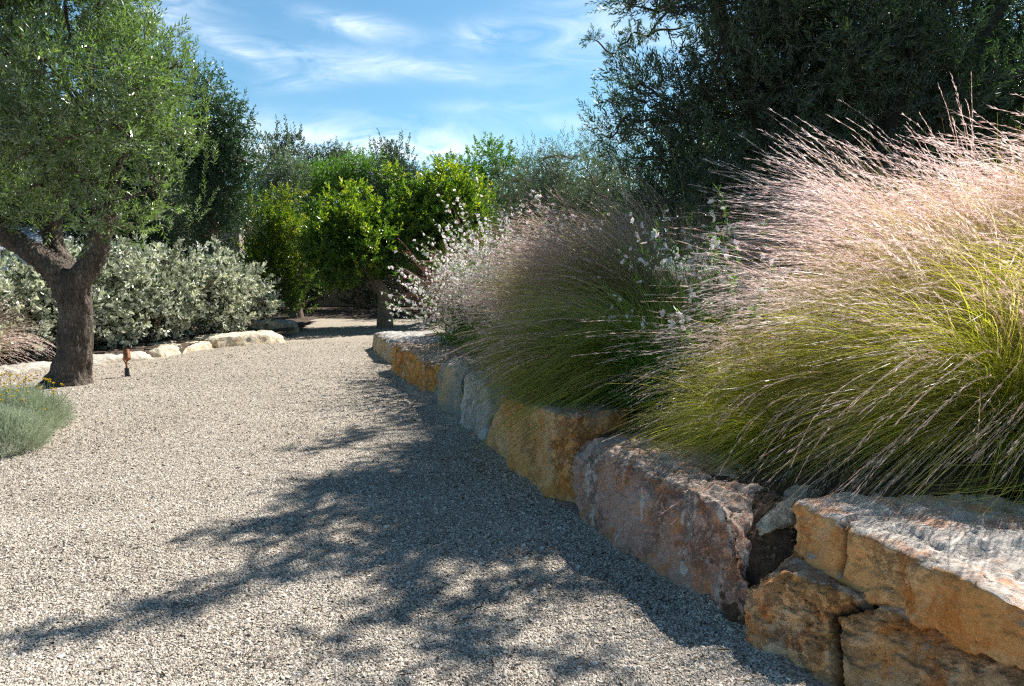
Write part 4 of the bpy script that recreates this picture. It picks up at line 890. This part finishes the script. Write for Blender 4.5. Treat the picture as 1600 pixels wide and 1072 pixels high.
for lab, b, nb, ln, ti, wa, gr, sd_, npl, op in [
    ('near right feathery grass mound spilling over the ochre slab', (2.35, 3.8), 6500, 1.15, .62, .26, .22, 701, 330, near),
    ('yellow green grass mound at the right edge of the photo', (3.2, 3.95), 5600, 1.35, .5, .22, .12, 702, 360, near),
    ('low grass mound with long plumes reaching left over the red brown boulder', (2.15, 4.35), 6500, 1.05, .6, .30, .19, 703, 520, dict(plw=.0019, pll=.038, per=66, sp=.11, pl=1.45)),
    ('small low grass tuft trailing over the back of the red brown boulder', (1.5, 4.3), 3200, .85, .75, .26, .3, 708, 160, dict(plw=.0026, pll=.02, per=40, sp=.2, rb=.2)),
    ('tall sunlit pink plumed grass at the upper right', (3.95, 4.8), 5600, 1.55, .32, .24, .085, 704, 1500, dict(plw=.0026, pll=.044, per=78, sp=.12, wsc=1.5, bw=.0036)),
    ('tall pink plumed grass in front of the dark olive', (3.2, 5.7), 5200, 1.62, .30, .27, .085, 705, 1500, dict(plw=.0026, pll=.044, per=78, sp=.12, wsc=1.25, bw=.0036)),
    ('pale pink plumed grass between the two tall pink plumed grasses', (3.55, 5.1), 4600, 1.35, .36, .28, .1, 706, 1275, dict(plw=.0026, pll=.044, per=78, sp=.12, wsc=1.5, bw=.0036)),
    ('sunlit yellow green grass mound in the middle of the right hand bed', (2.75, 4.6), 6000, 1.35, .45, .28, .1, 707, 650, dict(bw=.004, plw=.0022, pll=.04, per=60, sp=.11))]:
    grass_clump(lab, b, nb, ln, ti, WIND, wa, gr, sd_, npl, **op)
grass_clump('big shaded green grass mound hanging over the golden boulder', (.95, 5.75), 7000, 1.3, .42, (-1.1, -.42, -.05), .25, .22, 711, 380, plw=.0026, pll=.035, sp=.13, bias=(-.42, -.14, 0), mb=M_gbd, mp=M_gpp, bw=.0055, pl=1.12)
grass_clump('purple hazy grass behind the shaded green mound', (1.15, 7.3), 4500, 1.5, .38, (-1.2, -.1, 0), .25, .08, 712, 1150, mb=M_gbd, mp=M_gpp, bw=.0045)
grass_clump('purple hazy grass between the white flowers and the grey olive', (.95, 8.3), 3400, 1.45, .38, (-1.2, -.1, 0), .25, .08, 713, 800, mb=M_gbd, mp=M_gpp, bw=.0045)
grass_clump('wispy pinkish grass at the left edge in front of the silver hedge', (-8.15, 10.75, .05), 500, 1.2, .7, (.5, -.1, 0), .14, .16, 714, 520, bw=.004, mp=M_gp, mb=M_gs, group=None)
grass_clump('thin upright brown grass tuft in front of the dark olive', (1.95, 7.6), 700, 1.2, .3, (-.6, -.1, 0), .14, .03, 715, 120, mp=M_gpp, per=40, group=None)

# purple fountain grass
M_ft = grass_mat('purple_fountain_plume', [(0, (.16, .05, .06)), (.6, (.30, .11, .12)), (1, (.46, .24, .22))], None, trans=.4, tcol=(1.4, 1.0, 1.0))
M_ftb = grass_mat('purple_fountain_blade', [(0, (.07, .03, .03)), (1, (.17, .06, .06))], None, trans=.4, tcol=(1.5, 1.0, 1.0))
def fountain(label, b, seed, n=46, ln=1.35):
    rng = np.random.default_rng(seed); z = float(bedz(np.array([b[0]]), np.array([b[1]]))[0]); b3 = np.array([*b, z]); root = empty('fountain_grass', b3, label, 'grass', 'purple fountain grasses')
    P = blades(500, b3, .12, ln * rng.uniform(.5, .9, 500), .5, (-.6, 0, 0), .12, .14, 9, rng); g = Geo()
    ribbons(g, P, np.broadcast_to(np.linspace(.008, .002, 9)[None], (500, 9)), rng); g.build('blades', M_ftb, root)
    P = blades(n, b3, .1, ln * rng.uniform(.75, 1.15, n), .3, (-.3, -.1, 0), .09, .13, 16, rng, pwr=2.2, lock=2); g = Geo(); ribbons(g, P, np.full((n, 16), .004), rng); g.build('stems', M_ftb, root)
    g = Geo(); spikelets(g, P, .76, 150, .022, .004, rng, .9); g.build('plumes', M_ft, root)
fountain('purple fountain grass arching above the white flowers at the far end of the bed', (-.6, 11.4), 801, 46, 1.75)
fountain('purple fountain grass behind the white flowers, next to the citrus', (.1, 10.9), 802, 40, 1.75)
fountain('purple fountain grass leaning left, farthest along the bed', (-.85, 11.9), 803, 30, 1.3)

# white gaura
M_pet = leaf_mat('white_petal', [(0, (.84, .62, .66)), (.35, (.90, .85, .85)), (1, (.93, .92, .91))], rough=.6, trans=.5, tcol=(1, 1, 1), spec=.3)
M_gl = leaf_mat('gaura_leaf', [(0, (.05, .13, .025)), (.6, (.10, .24, .035)), (1, (.20, .34, .06))], rough=.4, trans=.4, tcol=(1.6, 1.8, .5))
M_gst = leaf_mat('gaura_stem', [(0, (.20, .08, .06)), (.6, (.26, .16, .10)), (1, (.16, .20, .06))], rough=.6, trans=.2)
def gaura(label, b, seed, ns=80, ln=1.3, nf=9, tilt=.34, lean=(-.22, -.1, 0), fs=.027, lf=34, nleaf=170, dens_t=.42):
    rng = np.random.default_rng(seed); z = float(bedz(np.array([b[0]]), np.array([b[1]]))[0]); b3 = np.array([*b, z]); root = empty('white_flower_plant', b3, label, 'plant', 'white flowering plants in the raised bed')
    K = 10; P = blades(ns, b3, .22, ln * rng.uniform(.6, 1.1, ns), tilt, lean, .10, .07, K, rng, lock=3)
    g = Geo(); ribbons(g, P, np.broadcast_to(np.linspace(.005, .0022, K)[None], (ns, K)), rng); g.build('stems', M_gst, root)
    g = Geo(); f = dens_t + (1 - dens_t) * rng.random((ns, nf)); ff = f * (K - 1); i = np.minimum(ff.astype(int), K - 2); fr = (ff - i)[..., None]
    a = np.take_along_axis(P, i[..., None].repeat(3, 2), 1); c = np.take_along_axis(P, (i + 1)[..., None].repeat(3, 2), 1); Q = (a * (1 - fr) + c * fr).reshape(-1, 3) + rng.normal(size=(ns * nf, 3)) * .012
    m = len(Q); face = nrm(np.array([-.3, -.6, .3]) + rng.normal(size=(m, 3)) * .7); S = nrm(np.cross(face, rng.normal(size=(m, 3)))); B = np.cross(face, S); s0 = fs * rng.uniform(.7, 1.25, m)
    for k, an in enumerate((.35, 1.15, 2.0, 2.8)):
        D = nrm(S * math.cos(an) + B * math.sin(an) + face * .25); leaves(g, Q, D, s0 * .62, s0, rng, 6, .08, .1, up=face * 2)
    for an in (4.0, 4.5, 5.0, 5.5): 
        D = nrm(S * math.cos(an) + B * math.sin(an) + face * .8); leaves(g, Q, D, s0 * .07, s0 * .9, rng, 4, 0, .1)
    if m > 100: g.build('flowers', M_pet, root)['kind'] = 'stuff'
    else:
        for q in range(m):
            h = Geo()
            for V_, C_, kk in zip(g.V, g.C, (6, 6, 6, 6, 4, 4, 4, 4)):
                fc = [[0, 1, 2, 3], [0, 3, 4, 5]] if kk == 6 else [[0, 1, 2, 3]]
                h.add(V_[q * kk:(q + 1) * kk], fc, C_[q * kk:(q + 1) * kk])
            h.build('flower', M_pet, root)
    # buds at the tips
    g = Geo(); spikelets(g, P, .8, 14, .011, .0035, rng, .5); g.build('buds', M_gst, root)['kind'] = 'stuff'
    g = Geo(); spikelets(g, P, .06, lf, .055, .010, rng, .8)
    v = nrm(rng.normal(size=(nleaf, 3)) * [1, 1, .4] + [0, 0, .5]); P0 = b3 + v * rng.uniform(.05, .35, nleaf)[:, None]
    shoots(g, None, P0, nrm(v + [0, 0, .5]), rng.uniform(.2, .4, nleaf), 14, .016, .08, rng, 4, ang=.7); g.build('foliage', M_gl, root)
gaura('white flowering plant nearest the far end of the boulder wall', (-.58, 10.8), 901, 165, 1.5, 15)
gaura('white flowering plant above the rusty orange boulder', (-.22, 9.9), 902, 165, 1.6, 15)
gaura('white flowering plant pressed against the purple hazy grass', (.22, 9.3), 903, 190, 1.85, 15)
gaura('white flowering plant behind the front two, reaching the highest', (.05, 10.3), 904, 190, 1.95, 15)
gaura('bright green leafed plant with few white flowers in front of the dark olive', (1.48, 5.15), 905, 60, 1.3, 6, .3, (-.12, 0, 0), .025, 60, 900, .78)
gaura('leafy flowering plant half hidden between the grass mounds', (1.2, 5.25), 906, 34, 1.05, 4, .35, (-.15, 0, 0), .024, 60, 600, .8)
gaura('small white flowering plant rising over the hazy grass by the grey olive', (1.1, 8.6), 907, 16, 1.75, 6, .25, (-.2, 0, 0), .022, 20, 60, .88)

# ------------------------------------------------------------------ cotton lavender mounds
M_sant = leaf_mat('grey_green_needle', [(0, (.20, .24, .16)), (.5, (.42, .47, .35)), (1, (.66, .69, .55))], rough=.7, trans=.2, tcol=(1.1, 1.2, .9), spec=.2)
M_yel = leaf_mat('yellow_button', [(0, (.62, .42, .02)), (1, (.85, .66, .05))], rough=.7, trans=.15, tcol=(1, 1, .8), spec=.2)
def mound(label, c, rx, h, seed, n=3600, flowers=0):
    rng = np.random.default_rng(seed); root = empty('cotton_lavender', (c[0], c[1], 0), label, 'shrub', 'grey green cushion shrubs at the left edge')
    v = nrm(rng.normal(size=(n, 3))); v[:, 2] = np.abs(v[:, 2]); lump = 1 + fbm(v, 2.6, 3, s=seed) * .42
    P0 = np.array([c[0], c[1], 0]) + v * np.array([rx, rx, h]) * (lump * rng.uniform(.62, .93, n))[:, None]
    D0 = nrm(v + [0, 0, .75] + rng.normal(size=(n, 3)) * .35); g = Geo(); st = Geo()
    shoots(g, st, P0, D0, rng.uniform(.06, .115, n), 16, .0042, .013, rng, 4, ang=.9, tww=.003); g.build('foliage', M_sant, root); st.build('twigs', M_sant, root)
    if flowers:
        ps = []; K = 4; P = []
        for k in range(flowers):
            q = np.array([c[0], c[1], 0]) + nrm(np.array([rng.normal() * .9, rng.normal() * .7 - .1, 1.1])) * np.array([rx, rx, h]); top = q + np.array([rng.normal() * .03, rng.normal() * .03, rng.uniform(.06, .17)])
            P.append([q - [0, 0, .08], q, (q + top) / 2 + rng.normal(size=3) * .006, top])
        P = np.array(P)
        for i, p in enumerate(P[:, -1]):
            g = Geo(); ribbons(g, P[i:i + 1], np.full((1, 4), .003), rng, rnd=np.array([0.])); fl = g.build('flower', M_sant, root); g = Geo()
            u = nrm(rng.normal(size=(26, 3))); u[:, 2] = np.abs(u[:, 2]); leaves(g, np.tile(p, (26, 1)), nrm(u), .010, .017, rng, 4, 0, 0)
            g.build('flower_head', M_yel, fl)
mound('larger grey green cushion shrub topped with yellow button flowers', (-4.82, 7.05), .52, .40, 1001, 5200, 80)
mound('smaller grey green cushion shrub without flowers, cut by the left edge', (-4.42, 6.25), .40, .33, 1002, 3600, 0)

# ------------------------------------------------------------------ garden spotlight
def spot():
    b = G(199, 588); Yb = b[1]; root = empty('garden_spotlight', (b[0], Yb, 0), 'small copper garden spotlight on a black stake in the gravel', 'light')
    cop = plain('weathered_copper', (.30, .13, .065), .5, .7, 30, .3); blk = plain('black_plastic', (.02, .02, .022), .5)
    s = .0088
    def W(px, py): return AT(px, py, Yb)
    g = Geo(); tube(g, [(b[0], Yb, -.05), (b[0] - .002, Yb, .06), W(198, 575)], [.036, .034, .03], 14); g.build('stake', blk, root, False)
    g = Geo(); tube(g, [W(198, 575) - [0, 0, .01], W(197.5, 571), W(197.5, 565)], [.016, .013, .012], 10); g.build('stem', cop, root, True)
    g = Geo(); tube(g, [W(197.5, 570), W(194, 564), W(192, 561), W(193, 558)], [.008, .008, .008, .008], 8, sub=3); g.build('bracket', cop, root, True)
    a = W(200.5, 562.5) + [.0, -.02, 0]; c = W(195.5, 549) + [0, .03, 0]; ax = (c - a) / np.linalg.norm(c - a)
    g = Geo(); tube(g, [a, a + ax * .006, a + ax * .018, c], [.030, .042, .047, .047], 24, cap=True); tube(g, [c, c + ax * .014], [.051, .051], 24, cap=False); tube(g, [c + ax * .012, c - ax * .02], [.043, .043], 24, cap=False)
    g.build('lamp_head', cop, root, False)
    g = Geo(); tube(g, [W(197.5, 566), a], [.012, .014], 10); g.build('knuckle', cop, root, True)
    g = Geo(); tube(g, [(b[0] + .02, Yb - .02, .0), (b[0] + .05, Yb - .03, .02), (b[0] + .085, Yb - .04, -.01)], [.006, .006, .006], 6, sub=3); g.build('cable', blk, root, True)
spot()
